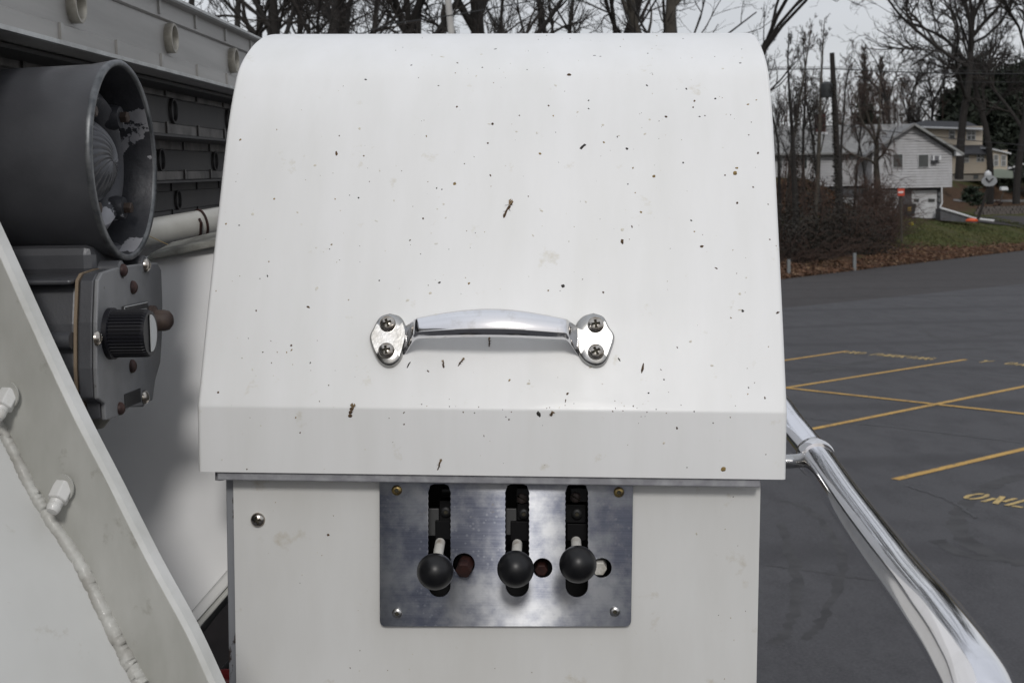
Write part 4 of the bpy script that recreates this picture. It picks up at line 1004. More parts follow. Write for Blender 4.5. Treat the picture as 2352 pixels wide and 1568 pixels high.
# roofs
g = G(); g.add([(wx0-.5, YW-.7, zwe-.02), (gx1-1, YW-.7, zwe-.02), (gx1-1, 111, zwr), (wx0-.5, 111, zwr), (wx0-.5, 115.7, zwe), (gx1-1, 115.7, zwe),
               (wx0-.5, YW-.7, zwe-.16), (gx1-1, YW-.7, zwe-.16)], [(0, 1, 2, 3), (3, 2, 5, 4), (0, 6, 7, 1)])
rf = part(wh, 'roof', g, ROOFG, label='pale grey shingled wing roof')
ov = .6
g = G(); xr_, zr_ = X(2206), Z(352)-.05; xl_ = X(1984)
sl_ = (zap-zr_)/(xr_-gxm)
g.prism([(gxm, HYW-.6, zap+.05), (xr_, HYW-.6, zr_), (xr_, HYW-.6, zr_-.18), (gxm, HYW-.6, zap-.13)], (0, 10, 0)); g.prism([(gxm, HYW-.6, zap+.05), (xl_, HYW-.6, zr_), (xl_, HYW-.6, zr_-.18), (gxm, HYW-.6, zap-.13)], (0, 10, 0))
rf2 = part(wh, 'roof', g, mat('grey gable roof', (.17, .17, .17), .8), label='grey gable roof')
g = G(); g.prism([(gxm, HYW-.68, zap+.02), (xr_+.05, HYW-.68, zr_-.03), (xr_+.05, HYW-.68, zr_-.2), (gxm, HYW-.68, zap-.16)], (0, .06, 0)); part(rf2, 'fascia', g, mat('grey fascia', (.22, .225, .22), .6))
g = G(); g.prism([(X(2190), HYW-.6, zr_-.2), (xr_+.02, HYW-.6, zr_-.2), (X(2190), HYW-.6, zr_+.25)], (0, .5, 0)); part(rf2, 'eave_return', g, TRIMW)
house_rect(wh, 'chimney', BRICK, 109.5, 1876, 1897, 262, 306, .8)
g = G(); g.box(X(1874, 400, 109.5), X(1899, 400, 109.5), 109.3, 110.5, Z(309, 1885, 109.5), Z(304, 1885, 109.5)); part(wh, 'chimney_flashing', g, TRIMW)
def win(parent, Yp, x0, x1, y0, y1, panes=1, m=GLASS, fr=TRIMW, rows=1, t=1.6):
    w_ = house_rect(parent, 'window', fr, Yp, x0, x1, y0, y1, .05, .05)
    pw = (x1-x0-t*(panes+1))/panes; ph_ = (y1-y0-t*(rows+1))/rows
    for i in range(panes):
        for j in range(rows):
            xa_ = x0+t+i*(pw+t); ya_ = y0+t+j*(ph_+t); a = PY(xa_, ya_+ph_, Yp); b = PY(xa_+pw, ya_, Yp); g = G(); g.box(a.x, b.x, Yp-.075, Yp-.052, a.z, b.z); part(w_, 'pane', g, m)
    return w_
win(wh, HYW-.03, 2050, 2074, 353, 385, t=1.2); win(wh, HYW-.03, 2108, 2133, 354, 385, t=1.2)
for (x0, x1) in ((1785, 1796), (1812, 1825), (1842, 1854)): win(wh, YW-.03, x0, x1, 354, 388, t=1)
ac = house_rect(wh, 'air_conditioner', TRIMW, HYW, 2139, 2158, 357, 369, .1, .4); house_rect(ac, 'grille', mat('ac grille', (.10, .10, .11), .6), HYW-.42, 2147, 2157, 358, 368, .02)
house_rect(wh, 'ac_bracket', ROOFD, HYW, 2138, 2151, 369.5, 375, .1, .3)
# lower level
house_rect(wh, 'basement_wall', SIDEDK, HYW+.8, 1990, 2161, 431, 505, 4)
house_rect(wh, 'basement_wall', SIDEDK, YW+.3, 1700, 2010, 428, 500, 4)
def gdoor(x0, x1, y0, y1, wins):
    d_ = thing_ = house_rect(wh, 'garage_door', TRIMW, HYW+.75, x0-2, x1+2, y0-3, y1, .04)
    rows = 4; hh = (y1-y0)/rows
    for j in range(rows):
        house_rect(d_, 'door_panel', mat('white garage panel', (.47, .475, .48), .6, c2=(.42, .42, .43), ns=3), HYW+.73, x0, x1, y0+j*hh+.35, y0+(j+1)*hh-.35, .06)
    for (a, b) in wins: house_rect(d_, 'door_window', GLASS, HYW+.70, a, b, y0+hh+1, y0+hh+9, .04)
gdoor(2096, 2150, 440, 502, ((2099, 2111), (2132, 2147))); gdoor(2006, 2061, 440, 490, ((2010, 2021), (2044, 2058)))
for (x, y) in ((2157, 446), (2157, 460)): house_rect(wh, 'utility_meter', POSTG, HYW+.7, x-3, x+3, y-4, y+4, .1, .1)
dsp = [PY(2163, 352, HYW-.1), PY(2164, 470, HYW-.2), PY(2160, 477, HYW-.3)]
part(wh, 'downspout', G().tube([PY(2163, 430, HYW-.1), PY(2164, 466, HYW-.2), PY(2159, 477, HYW-.3), PY(2163, 481, HYW-.4)], .05, 8), TRIMW)
rw = thing('driveway_wall', 'sloping dark retaining wall with a white top rail beside the garage', 'wall', T((X(2200), HYW-1, 2.2)))
g = G(); g.prism([PY(2160, 479, HYW-1), PY(2245, 505, HYW-1), PY(2245, 512, HYW-1), PY(2160, 506, HYW-1)], (0, 1.2, 0)); part(rw, 'wall_face', g, SIDEDK)
part(rw, 'top_rail', G().tube([PY(2161, 478, HYW-1.1), PY(2215, 494, HYW-1.1), PY(2240, 502, HYW-1.1), PY(2283, 507, HYW-1.1)], .085, 6), TRIMW)
# porch rail with pickets (pieces drawn singly)
fe = thing('picket_fence', 'white picket railing below the white house, half hidden by vines', 'fence', T((X(1900), YW-1.5, Z(475, 1900, YW-1.5))))
pk = G(); za_, zb_ = Z(479, 1900, YW-1.5), Z(455, 1900, YW-1.5); pk.box(-.035, .035, -.012, .012, 0, zb_-za_); pkm = mesh_of('picket', pk, TRIMW)
finv = WM[fe.name].inverted()
for i in range(60):
    x = 1790+i*4.1
    if x > 2002: break
    link('picket', pkm, fe, None, finv @ T((X(x, 460, YW-1.5), YW-1.5, za_)))
g = G(); g.box(X(1790, 460, YW-1.5), X(2002, 460, YW-1.5), YW-1.48, YW-1.44, zb_-.28, zb_-.2); g.box(X(1790, 460, YW-1.5), X(2002, 460, YW-1.5), YW-1.48, YW-1.44, za_+.1, za_+.2); part(fe, 'fence_rail', g, TRIMW)
o = house_rect(wh, 'porch_post', TRIMW, YW-1.4, 1963, 1966, 428, 478, .1)

HYB = 138.0
bhs = thing('beige_house', 'beige two storey house with charcoal roofs and a sunroom, beyond the white house', 'house', T((PY(2230, 412, HYB).x, HYB, 5.3)))
XB = lambda x, y=350: PY(x, y, HYB).x
ZB = lambda y, x=2220: PY(x, y, HYB).z
house_rect(bhs, 'upper_wall', BEIGE, HYB+2, 2100, 2257, 290, 352, 6); house_rect(bhs, 'lower_wall', BEIGE, HYB, 2100, 2274, 352, 401, 9)
house_rect(bhs, 'foundation', mat('pale foundation', (.26, .24, .21), .8), HYB+.15, 2100, 2273, 401, 418, 8)
a = PY(2122, 277, HYB+5); b = PY(2224, 280, HYB+5); c = PY(2262, 296, HYB+1.3); d = PY(2090, 291, HYB+1.3)
g = G(); g.add([d, c, b, a, (d.x, HYB+9, d.z), (c.x, HYB+9, c.z)], [(0, 1, 2, 3), (1, 5, 2), (3, 2, 5, 4), (0, 3, 4), (0, 4, 5, 1)]); ru = part(bhs, 'roof', g, ROOFD, label='charcoal upper roof')
part(ru, 'gutter', G().tube([d-Vector((0, .1, .05)), c-Vector((0, .1, .05))], .12, 6), TRIMW)
a = PY(2100, 335, HYB+2); b = PY(2257, 333, HYB+2); c = PY(2281, 353, HYB-.6); d = PY(2100, 352, HYB-.6)
g = G(); g.prism([d, c, b, a], (0, 0, -.12)); part(bhs, 'roof', g, ROOFD, label='charcoal lower roof')
win(bhs, HYB+1.95, 2179.5, 2193.5, 299, 320, 1, rows=2, t=1.5); win(bhs, HYB+1.95, 2220, 2241, 300, 322, 2, rows=2, t=1.5)
win(bhs, HYB-.03, 2213, 2226, 355, 374, 1, SHADE, rows=2, t=1.4); win(bhs, HYB-.03, 2243, 2261, 354, 372, 2, rows=2, t=1.4); house_rect(bhs, 'vent', GLASS, HYB+.1, 2236, 2247, 402, 411, .1)
house_rect(bhs, 'sunroom_wall', BEIGE, HYB-.8, 2273, 2314, 345, 391, 4); win(bhs, HYB-.85, 2282, 2293, 355, 382, 1, SHADE, rows=2, t=1.4); win(bhs, HYB-.85, 2299, 2311, 356, 382, 1, SHADE, rows=2, t=1.4); win(bhs, HYB-.85, 2273.5, 2278, 354, 384, 1, SHADE, t=1)
g = G(); g.prism([PY(2269, 338, HYB-1.2), PY(2323, 351, HYB-1.2), PY(2323, 354.5, HYB-1.2), PY(2269, 342, HYB-1.2)], (0, 5, .2)); part(bhs, 'sunroom_roof', g, TRIMW)
g = G(); g.prism([PY(2274, 390, HYB-2), PY(2300, 388, HYB-2), PY(2326, 393, HYB-2), PY(2327, 409.5, HYB-2), PY(2290, 408.5, HYB-2), PY(2274, 400, HYB-2)], (0, 1.2, 0)); part(bhs, 'deck_skirt', g, MINT)
sh = thing('small_shed', 'low dark shed with a pale roof edge at the right edge, beyond the beige house', 'shed', T((PY(2340, 400, 142).x, 142, 5.4)))
house_rect(sh, 'shed_wall', SIDEDK, 142, 2322, 2400, 384, 408, 4)
g = G(); g.prism([PY(2315, 386, 141.5), PY(2350, 375, 141.5), PY(2400, 386, 141.5), PY(2400, 389, 141.5), PY(2350, 378.5, 141.5), PY(2315, 389.5, 141.5)], (0, 5, 0)); part(sh, 'shed_roof', g, TRIMW)

# driveway and yard things
def on_ground(px, Yp): 
    x = PY(px, 450, Yp).x; return Vector((x, Yp, terr(x, Yp)))
def PT(px, py):                       # where the ray meets the terrain
    Yp = 66.0
    while Yp < 260:
        p = PY(px, py, Yp)
        if p.z < terr(p.x, p.y)+.02: return p
        Yp += .25
    return p
def patch(name, quad, m, nx=24, ny=8, dz=.06):
    A, B, C_, D = [PT(*q) for q in quad]; g = G(); V = []
    for i in range(nx+1):
        for j in range(ny+1):
            p = A.lerp(B, i/nx).lerp(D.lerp(C_, i/nx), j/ny); V.append((p.x, p.y, terr(p.x, p.y)+dz))
    g.add(V, [(i*(ny+1)+j, (i+1)*(ny+1)+j, (i+1)*(ny+1)+j+1, i*(ny+1)+j+1) for i in range(nx) for j in range(ny)])
    o = part(None, name, g, m); o['kind'] = 'structure'; return o
patch('driveway', [(2165, 508), (2400, 534), (2400, 500), (2180, 496)], ROAD, dz=.10)
patch('side_street', [(2190, 464), (2420, 467), (2420, 461), (2190, 458)], mat('pale street', (.13, .125, .12), .9))
st = thing('stone_wall', 'low stepped grey stone wall along the driveway', 'wall', T(PY(2300, 485, 112)))
r3 = random.Random(8); sg = G(); sg.box(-.5, .5, -.2, .2, -.15, .15); sm_ = mesh_of('stone', sg, STONE)
inv_ = WM[st.name].inverted()
for row in range(3):
    for i in range(16):
        x = 2243+i*9+row*4; y = 490-row*5.5-(.25*(x-2243)/9); p = PY(x, y, 111+row*.4)
        link('stone', sm_, st, None, inv_ @ T(p) @ Matrix.Rotation(r3.uniform(-.1, .1), 4, 'Z') @ Matrix.Diagonal((.27*r3.uniform(.8, 1.2)*1.0, 1, r3.uniform(.7, 1), 1)))
bk = thing('basketball_hoop', 'dark basketball pole leaning with a pale round backboard', 'basketball hoop', T(PY(2246, 504, 101)))
part(bk, 'pole', G().tube([PY(2246, 504, 101), PY(2262, 455, 101), PY(2272, 415, 101)], [.12, .1, .08], 8), POLEB)
g = G(); c_ = PY(2272.5, 416, 100.7); g.prism([(c_.x+.56*math.cos(a)*(1 if math.sin(a) > -.5 else .9), 100.7, c_.z+max(-.36, .42*math.sin(a))) for a in np.linspace(0, 2*math.pi, 22, endpoint=False)], (0, .05, 0))
bb = part(bk, 'backboard', g, mat('pale backboard', (.24, .25, .26), .5))
part(bb, 'brace', G().tube([PY(2265, 409, 100.6), PY(2272, 418, 100.6), PY(2281, 410, 100.6)], .05, 6), POLEB)
g = G(); g.lathe([(.20, 0), (.26, .1), (.24, .30), (.12, .36), (.10, .44)], (PY(2269, 406, 101.2).x, 101.2, PY(2269, 406, 101.2).z), (0, 0, 1), 14); part(bb, 'net_bracket', g, TRIMW, smooth=50)
g = G(); p0 = PY(2232, 509, 101); g.lathe([(.42, 0), (.46, .08), (.3, .22), (.05, .26)], (p0.x, 101, p0.z), (0, 0, 1), 12); part(bk, 'hoop_base', g, ORANGE, smooth=60)
mb = thing('mailbox', 'white roadside mailbox on a thin leaning post', 'mailbox', T(PY(2296, 474, 118)))
part(mb, 'post', G().tube([PY(2294, 475, 118), PY(2305, 440, 118)], .05, 6), BARKL)
g = G(); p0 = PY(2306, 437, 118); g.prism([(p0.x-.28, 117.8, p0.z), (p0.x+.28, 117.8, p0.z), (p0.x+.28, 117.8, p0.z+.2), (p0.x+.15, 117.8, p0.z+.3), (p0.x-.15, 117.8, p0.z+.3), (p0.x-.28, 117.8, p0.z+.2)], (0, .5, 0)); part(mb, 'box', g, TRIMW)
bn = thing('wheeled_bin', 'black wheeled rubbish bin with a yellow sticker in front of the garage', 'bin', T(PY(2090, 497, HYW-.6)))
a = PY(2081, 497, HYW-.6); b = PY(2104, 470, HYW-.6); g = G()
g.add([(a.x+.08, a.y, a.z), (b.x-.12, a.y, a.z), (b.x-.12, a.y+.6, a.z), (a.x+.08, a.y+.6, a.z), (a.x, a.y-.05, b.z), (b.x, a.y-.05, b.z), (b.x, a.y+.7, b.z), (a.x, a.y+.7, b.z)], [(0, 3, 2, 1), (4, 5, 6, 7), (0, 1, 5, 4), (1, 2, 6, 5), (2, 3, 7, 6), (3, 0, 4, 7)]); part(bn, 'bin_body', g, BINB, bev=.02)
g = G(); g.box(a.x-.03, b.x+.03, a.y-.1, a.y+.75, b.z, b.z+.07); part(bn, 'lid', g, BINB, bev=.02)
c_ = PY(2089, 480, HYW-.66); g = G(); g.box(c_.x-.11, c_.x+.11, c_.y-.02, c_.y, c_.z-.14, c_.z+.14); part(bn, 'sticker', g, BINY)
p0 = PG(2093, 513, .9); p0 = PY(2093, 514, 93)
o = part(None, 'yellow_tub', G().lathe([(.10, 0), (.16, .05), (.17, .16), (.12, .2)], (p0.x, p0.y, max(p0.z-.1, terr(p0.x, p0.y)-.05)), (0, 0, 1), 12), YELLP, smooth=50); tag(o, 'small yellow plastic tub lying on the lawn', 'tub')
sg = thing('road_sign', 'small faded red sign with a white bar on a wooden post', 'sign', T(PY(2070, 553, 82)))
part(sg, 'post', G().tube([PY(2071, 556, 82), PY(2069, 436, 82)], .06, 6), BARKL)
g = G(); a = PY(2061.5, 450, 81.85); b = PY(2077, 433, 81.85); g.box(a.x, b.x, 81.8, 81.85, a.z, b.z); pn = part(sg, 'sign_face', g, SIGNR)
a = PY(2063, 443.5, 81.78); b = PY(2075, 439.5, 81.78); g = G(); g.box(a.x, b.x, 81.76, 81.79, a.z, b.z); part(pn, 'white_bar', g, SIGNW)
for (x, yt, yb_, Yp, lab) in ((1812.5, 596, 628, 65.2, 'short grey guard post beside the lid edge'), (1963.5, 581, 615, 70.4, 'short grey guard post at the foot of the vines, right of the other')):
    a = PY(x-3.6, yb_, Yp); b = PY(x+3.6, yt, Yp); g = G(); g.box(a.x, b.x, Yp, Yp+.15, a.z-.3, b.z); o = part(None, 'guard_post', g, POSTG, bev=.01); tag(o, lab, 'post', 'guard posts at the road edge')

# utility pole and wires
up = thing('utility_pole', 'dark wooden utility pole with a round transformer', 'utility pole', T(PY(1932, 575, 78)))
part(up, 'pole_shaft', G().tube([PY(1932, 580, 78), PY(1926, 430, 78), PY(1918, 260, 78), PY(1911, 122, 78)], [.20, .18, .16, .13], 10), POLEB, smooth=50)
a = PY(1899, 224, 77.7); g = G(); g.lathe([(.30, 0), (.32, .05), (.32, .72), (.22, .8), (.1, .86)], a, (0, 0, 1), 16); tr = part(up, 'transformer', g, mat('dark transformer', (.035, .038, .04), .5), smooth=50)
part(tr, 'bracket', G().tube([PY(1900, 205, 77.8), PY(1916, 205, 78)], .05, 6), POLEB)
part(up, 'conduit', G().tube([PY(1936, 575, 77.8), PY(1933, 510, 77.8)], .06, 6), POSTG)
def cable(pts, r, lab, n=10):
    P = []
    for i in range(len(pts)-1):
        a, b = Vector(pts[i]), Vector(pts[i+1]); sag = (b-a).length*.008
        for k in range(n): t = k/n; p = a.lerp(b, t); p.z -= sag*4*t*(1-t); P.append(p)
    P.append(Vector(pts[-1])); o = part(None, 'power_cable', G().tube(P, r, 4, caps=False), WIRE); tag(o, lab, 'cable', 'overhead cables')
cable([PY(1500, 152, 86), PY(1913, 158, 78), PY(2600, 167, 62)], .030, 'thickest overhead cable crossing at the top of the pole')
cable([PY(1500, 146, 86), PY(1913, 154, 78), PY(2600, 158, 62)], .013, 'thin cable just above the thickest one')
cable([PY(1913, 180, 78), PY(2600, 184, 62)], .016, 'thin cable below the thickest one, right of the pole')
cable([PY(1500, 322, 88), PY(1916, 289, 78)], .018, 'pale low cable left of the pole in front of the roof')
cable([PY(1917, 285, 78), PY(2600, 352, 62)], .020, 'low cable sloping down across the white house gable')
cable([PY(1917, 300, 78), PY(2600, 362, 60)], .011, 'thin lower cable sloping across the white house gable')
cable([PD(560, 150, 24), PD(900, 55, 27), PD(1300, -15, 31)], .012, 'thin cable rising through the trees at the upper left')

# pale light pole behind the lid
lp = thing('light_pole', 'pale leaning light pole behind the lid with a black bracket', 'light pole', T((PY(1040, 500, 30).x, 30, 0)))
q0 = PY(1041, 120, 30); q1 = PY(1025, -40, 30)
part(lp, 'pole_shaft', G().tube([(q0.x+.25, 30, 0), q0, q1, q1+(q1-q0)], [.10, .072, .068, .06], 20), WPOLE, smooth=50)
part(lp, 'bracket', G().tube([PY(1018, 70, 30.1), PY(1017, 35, 30.1), PY(1020, 10, 30.1)], [.03, .055, .03], 8), POLEB)

# =================================================================== TREES
def add_tubes(polys, sides):
    """vectorised: polys = list of (k,3) arrays with radii; returns V, F arrays"""
    Vs = []; Fs = []; off = 0; a = np.linspace(0, 2*np.pi, sides, endpoint=False); ca, sa = np.cos(a), np.sin(a)
    byk = {}
    for P, r in polys: byk.setdefault(len(P), []).append((P, r))
    for k, L in byk.items():
        P = np.array([p for p, _ in L]); r = np.array([q for _, q in L]); m = len(L)
        Tn = np.gradient(P, axis=1); Tn /= np.linalg.norm(Tn, axis=2, keepdims=True)+1e-12
        ref = np.zeros_like(Tn); ref[..., 0] = .31; ref[..., 1] = .9; ref[..., 2] = .2
        u_ = np.cross(Tn, ref); u_ /= np.linalg.norm(u_, axis=2, keepdims=True)+1e-12; v_ = np.cross(Tn, u_)
        V = P[:, :, None, :]+r[:, :, None, None]*(ca[None, None, :, None]*u_[:, :, None, :]+sa[None, None, :, None]*v_[:, :, None, :])
        Vs.append(V.reshape(-1, 3))
        i = np.arange(k-1)[:, None]; j = np.arange(sides)[None, :]; q = np.stack([i*sides+j, i*sides+(j+1) % sides, (i+1)*sides+(j+1) % sides, (i+1)*sides+j], -1).reshape(-1, 4)
        Fs.append((q[None]+(np.arange(m)*k*sides)[:, None, None]+off).reshape(-1, 4)); off += m*k*sides
    return np.concatenate(Vs), np.concatenate(Fs)
def np_mesh(name, V, F, mats, smooth=False):
    me = bpy.data.meshes.new(name); me.vertices.add(len(V)); me.vertices.foreach_set('co', V.astype(np.float32).ravel())
    k = F.shape[1]; me.loops.add(F.size); me.loops.foreach_set('vertex_index', F.astype(np.int32).ravel())
    me.polygons.add(len(F)); me.polygons.foreach_set('loop_start', np.arange(0, F.size, k, dtype=np.int32)); me.polygons.foreach_set('loop_total', np.full(len(F), k, dtype=np.int32))
    if smooth: me.polygons.foreach_set('use_smooth', np.ones(len(F), dtype=bool))
    me.materials.append(mats); me.update(); me.validate(); return me
def grow(seed, h, r0, kind='oak', lean=(0, 0), levels=4, fork=.35, dens=1.0):
    rg = np.random.default_rng(seed); br_ = []
    stack = [(np.zeros(3), np.array([lean[0], lean[1], 1.]), h*(.62 if kind != 'tall' else .9), r0, 0)]
    while stack:
        p, d, L, r, lv = stack.pop()
        k = {0: 9, 1: 8, 2: 6, 3: 5}.get(lv, 4); d = d/np.linalg.norm(d); P = [p]; st = L/(k-1); wig = {0: .05, 1: .13, 2: .18, 3: .22}.get(lv, .28)
        if kind == 'gnarl': wig *= 1.6
        dd = d.copy(); trop = {'oak': .04, 'tall': .09, 'weep': -.02, 'gnarl': .05, 'wide': .05}[kind]
        if kind == 'weep' and lv >= 2: trop = -.42
        for i in range(k-1):
            dd = dd+rg.normal(0, wig, 3)+np.array([0, 0, trop*(1 if lv else 0)]); dd /= np.linalg.norm(dd); P.append(P[-1]+dd*st)
        P = np.array(P); tap = (.10 if kind == 'tall' else .55) if lv == 0 else .28; R_ = np.linspace(r, max(r*tap, .004), k); br_.append((P, R_, lv))
        if lv >= levels: continue
        nch = {0: 9, 1: 8, 2: 7, 3: 6}.get(lv, 4)
        if kind == 'tall' and lv == 0: nch = 22
        if kind == 'wide' and lv == 0: nch = 13
        if kind == 'weep': nch = {0: 7, 1: 9, 2: 9, 3: 5}[lv] if lv < 4 else 0
        nch = max(2, int(nch*dens*rg.uniform(.8, 1.2)))
        for c in range(nch):
            t = (fork+(1-fork)*rg.random()**.8) if lv == 0 else rg.uniform(.18, 1)
            if lv == 0 and c < 3 and kind != 'tall': t = rg.uniform(.9, 1)
            f = t*(k-1); i = min(int(f), k-2); q = P[i]+(P[i+1]-P[i])*(f-i); rr0 = R_[i]+(R_[i+1]-R_[i])*(f-i)
            ax = P[i+1]-P[i]; ax /= np.linalg.norm(ax); rnd = rg.normal(0, 1, 3); per = rnd-ax*rnd.dot(ax); per /= np.linalg.norm(per)
            ang = rg.uniform(.35, .85) if lv else rg.uniform(.4, 1.0)
            if lv == 0 and c < 3 and kind != 'tall': ang = rg.uniform(.2, .5)
            if kind == 'tall': ang = rg.uniform(.25, .6)
            nd_ = ax*math.cos(ang)+per*math.sin(ang)
            if kind == 'wide' and lv == 0: LL = h*rg.uniform(.38, .58); nd_ = ax*math.cos(ang*1.25)+per*math.sin(ang*1.25)
            elif lv == 0: LL = h*rg.uniform(.32, .52)*(1.15-.5*t if kind != 'tall' else (1.15-t)*.55)
            else: LL = L*rg.uniform(.35, .62)*(1.1-.45*t)
            if lv == 0 and c < 3 and kind != 'tall': LL = h*rg.uniform(.42, .55)
            stack.append((q, nd_, LL, max(rr0*(rg.uniform(.45, .72) if not (kind == 'tall' and lv == 0) else rg.uniform(.2, .4)), .006), lv+1))
    return br_
TC = 0
def tree(base, h, r0, seed, label, kind='oak', lean=(0, 0), levels=4, fork=.35, bark=BARK, twig=TWIG, group=None, dens=1.0, tw=1.0, name='bare_tree', rot=0):
    global TC
    bs = grow(seed, h, r0, kind, lean, levels, fork, dens)
    t = thing(name, label, 'tree', T(base), group)
    t1 = [(P, R_) for P, R_, lv in bs if lv <= 1]; t2 = [(P, R_*1.0) for P, R_, lv in bs if lv == 2]; t3 = [(P, np.maximum(R_, .0045)*tw) for P, R_, lv in bs if lv >= 3]
    V, F = add_tubes(t1, 7); link('trunk', np_mesh('trunk', V, F, bark, True), t)
    V, F = add_tubes(t2, 4); V2, F2 = add_tubes(t3, 3)
    link('crown', np_mesh('crown', np.concatenate([V, V2]), np.concatenate([F, F2+len(V)]), twig), t); TC += len(F)+len(F2)
    return t
def gz(x, y): return terr(x, y)
GT = 'bare trees behind the lid'
near = [(560, 48, 17, .20, 'oak', (.02, 0)), (640, 44, 17, .20, 'oak', (.03, 0)), (705, 40, 16, .24, 'oak', (-.03, 0)), (800, 52, 19, .18, 'tall', (0, 0)), (880, 42, 15, .27, 'oak', (.05, 0)), (1083, 46, 16, .40, 'oak', (.0, 0)), (1224, 50, 15, .17, 'oak', (-.02, 0)),
        (1360, 44, 15, .19, 'gnarl', (.12, 0)), (1408, 45, 16, .17, 'oak', (.10, 0)), (1456, 52, 15, .18, 'oak', (0, 0)), (1533, 40, 17, .24, 'oak', (0, 0)), (1565, 41, 15, .22, 'gnarl', (.13, 0)), (1612, 40, 11, .13, 'gnarl', (0, 0)), (1655, 43, 14, .18, 'gnarl', (.10, .02))]
labs = ['bare tree farthest left, over the ladder rail', 'bare tree above the left corner of the lid', 'dense dark bare tree above the lid, second from the left corner', 'slim upright bare tree above the left part of the lid', 'bare tree with several thick limbs above the lid, left of the pale pole', 'thickest bare tree, just right of the pale pole', 'small round bare tree between the thick tree and the leaning ones',
        'crooked bare tree leaning right, above the lid centre', 'bare tree leaning right beside the crooked one', 'slender bare tree right of the two leaning ones', 'straight grey trunked bare tree above the right part of the lid', 'thick limb tree leaning right beside the straight grey trunk', 'short gnarled tree above the right part of the lid', 'gnarled tree spreading out over the right corner of the lid']
for k, (x, Yp, h, r0, kd, ln_) in enumerate(near):
    b_ = PY(x, 75, Yp); tree((b_.x-ln_[0]*9, Yp, 0), h, r0, 100+k, labs[k], kd, ln_, 4, fork=.42, group=GT, dens=.92 if k < 6 else .62, tw=1.6 if k < 6 else 1.1, bark=BARK if k not in (10, 11) else BARKL)
far = [(440, 70, 19), (520, 64, 20), (600, 78, 21), (680, 68, 20), (760, 74, 21), (850, 66, 20), (950, 72, 20), (1150, 86, 19), (1300, 90, 19)]
for k, (x, Yp, h) in enumerate(far):
    b_ = PY(x, 75, Yp); z = 0
    lab = 'hazy background bare tree, number '
    wh_ = ['at the far left over the ladder', 'left of the lid corner', 'right above the lid corner', 'behind the dense dark tree', 'behind the slim upright tree', 'behind the many limbed tree', 'just left of the pale pole', 'right of the thickest tree', 'behind the lid centre, thin', 'behind the two leaning trees'][k]
    tree((b_.x, Yp, terr(b_.x, Yp)), h, .2, 200+k, 'distant bare tree '+wh_, 'tall' if k % 2 else 'oak', (0, 0), 4, fork=.25, group='distant bare trees', dens=1.0, tw=1.5)
# right hand cluster: slim vine-clad trunks between the lid and the pole
clus = [(1768, 80, 14, .14, 470), (1790, 76, 12, .12, 470), (1808, 82, 13.5, .16, 470), (1830, 74, 12.5, .20, 470), (1848, 84, 13.5, .14, 470), (1866, 78, 13.5, .18, 470), (1890, 84, 13, .13, 470), (1935, 92, 13, .14, 470), (1960, 96, 11, .12, 470), (1995, 100, 11, .12, 470)]
lb2 = ['slim tree hugging the lid right edge', 'thin tree just right of the lid edge', 'pale slim trunk second from the lid edge', 'thickest vine covered trunk left of the utility pole', 'slim upright tree between the two vine covered trunks', 'tall pale trunk nearest the utility pole on its left', 'thin tree behind the transformer', 'thin tree right of the utility pole', 'small tree above the wing roof', 'reddish thin tree above the wing roof, right']
for k, (x, Yp, h, r0, yb_) in enumerate(clus):
    b_ = PY(x, yb_, Yp); tree((b_.x, Yp, terr(b_.x, Yp)), h, r0, 300+k, lb2[k], 'tall', (rng.uniform(-.03, .03), 0), 4, fork=.30, group='slim trees by the utility pole', tw=1.35, twig=TWIGR if k > 6 or k == 2 else TWIG, bark=BARKL if k in (2, 5) else BARK, dens=.72)
# dark twisted leader above the cluster
# weeping tree in front of the white house
b_ = PY(2018, 470, 96)
tree((b_.x, 96, terr(b_.x, 96)), 9.2, .29, 411, 'weeping tree with drooping twigs in front of the white house', 'weep', (.0, 0), 4, fork=.4, twig=TWIGR, bark=BARKL, name='weeping_tree', tw=.9, dens=.95)
b_ = PY(2045, 470, 112)
tree((PY(2060, 400, 122).x, 122, terr(PY(2060, 400, 122).x, 122)), 12, .25, 412, 'reddish tree rising behind the white house roof', 'weep', (.0, 0), 4, fork=.3, twig=TWIGR, name='weeping_tree', tw=1.4)
# big oak right, its tall neighbours and evergreens
b_ = PY(2203, 412, 124)
tree((b_.x, 124, b_.z), 24, .40, 503, 'largest bare oak, in front of the beige house', 'wide', (0, 0), 5, fork=.36, tw=2.8, name='oak_tree', dens=.95)
for k, (x, Yp, h, r0, lab) in enumerate([(2275, 128, 23, .34, 'tall bare tree right of the largest oak'), (2335, 122, 22, .34, 'bare tree at the right edge of the picture'), (2130, 150, 14, .22, 'thin bare tree behind the beige house roof'), (2085, 155, 13, .22, 'thin bare tree above the white gable'), (2240, 165, 18, .25, 'bare tree far behind the evergreens')]):
    b_ = PY(x, 412, Yp); tree((b_.x, Yp, max(terr(b_.x, Yp)-.5, 3)), h, r0, 520+k, lab, 'oak', (0, 0), 4, fork=.35, group='bare trees behind the houses', tw=3, dens=1.0)
g_ = [(2360, 165), (2030, 165), (1985, 150)]
for k, (x, Yp) in enumerate(g_):
    b_ = PY(x, 412, Yp); tree((b_.x, Yp, terr(b_.x, Yp)), 14, .2, 560+k, ['bare tree at the far right behind the shed', 'distant bare tree above the wing roof ridge', 'distant bare tree behind the chimney'][k], 'tall', (0, 0), 3, group='distant bare trees', tw=3, twig=TWIGR, dens=1.5)
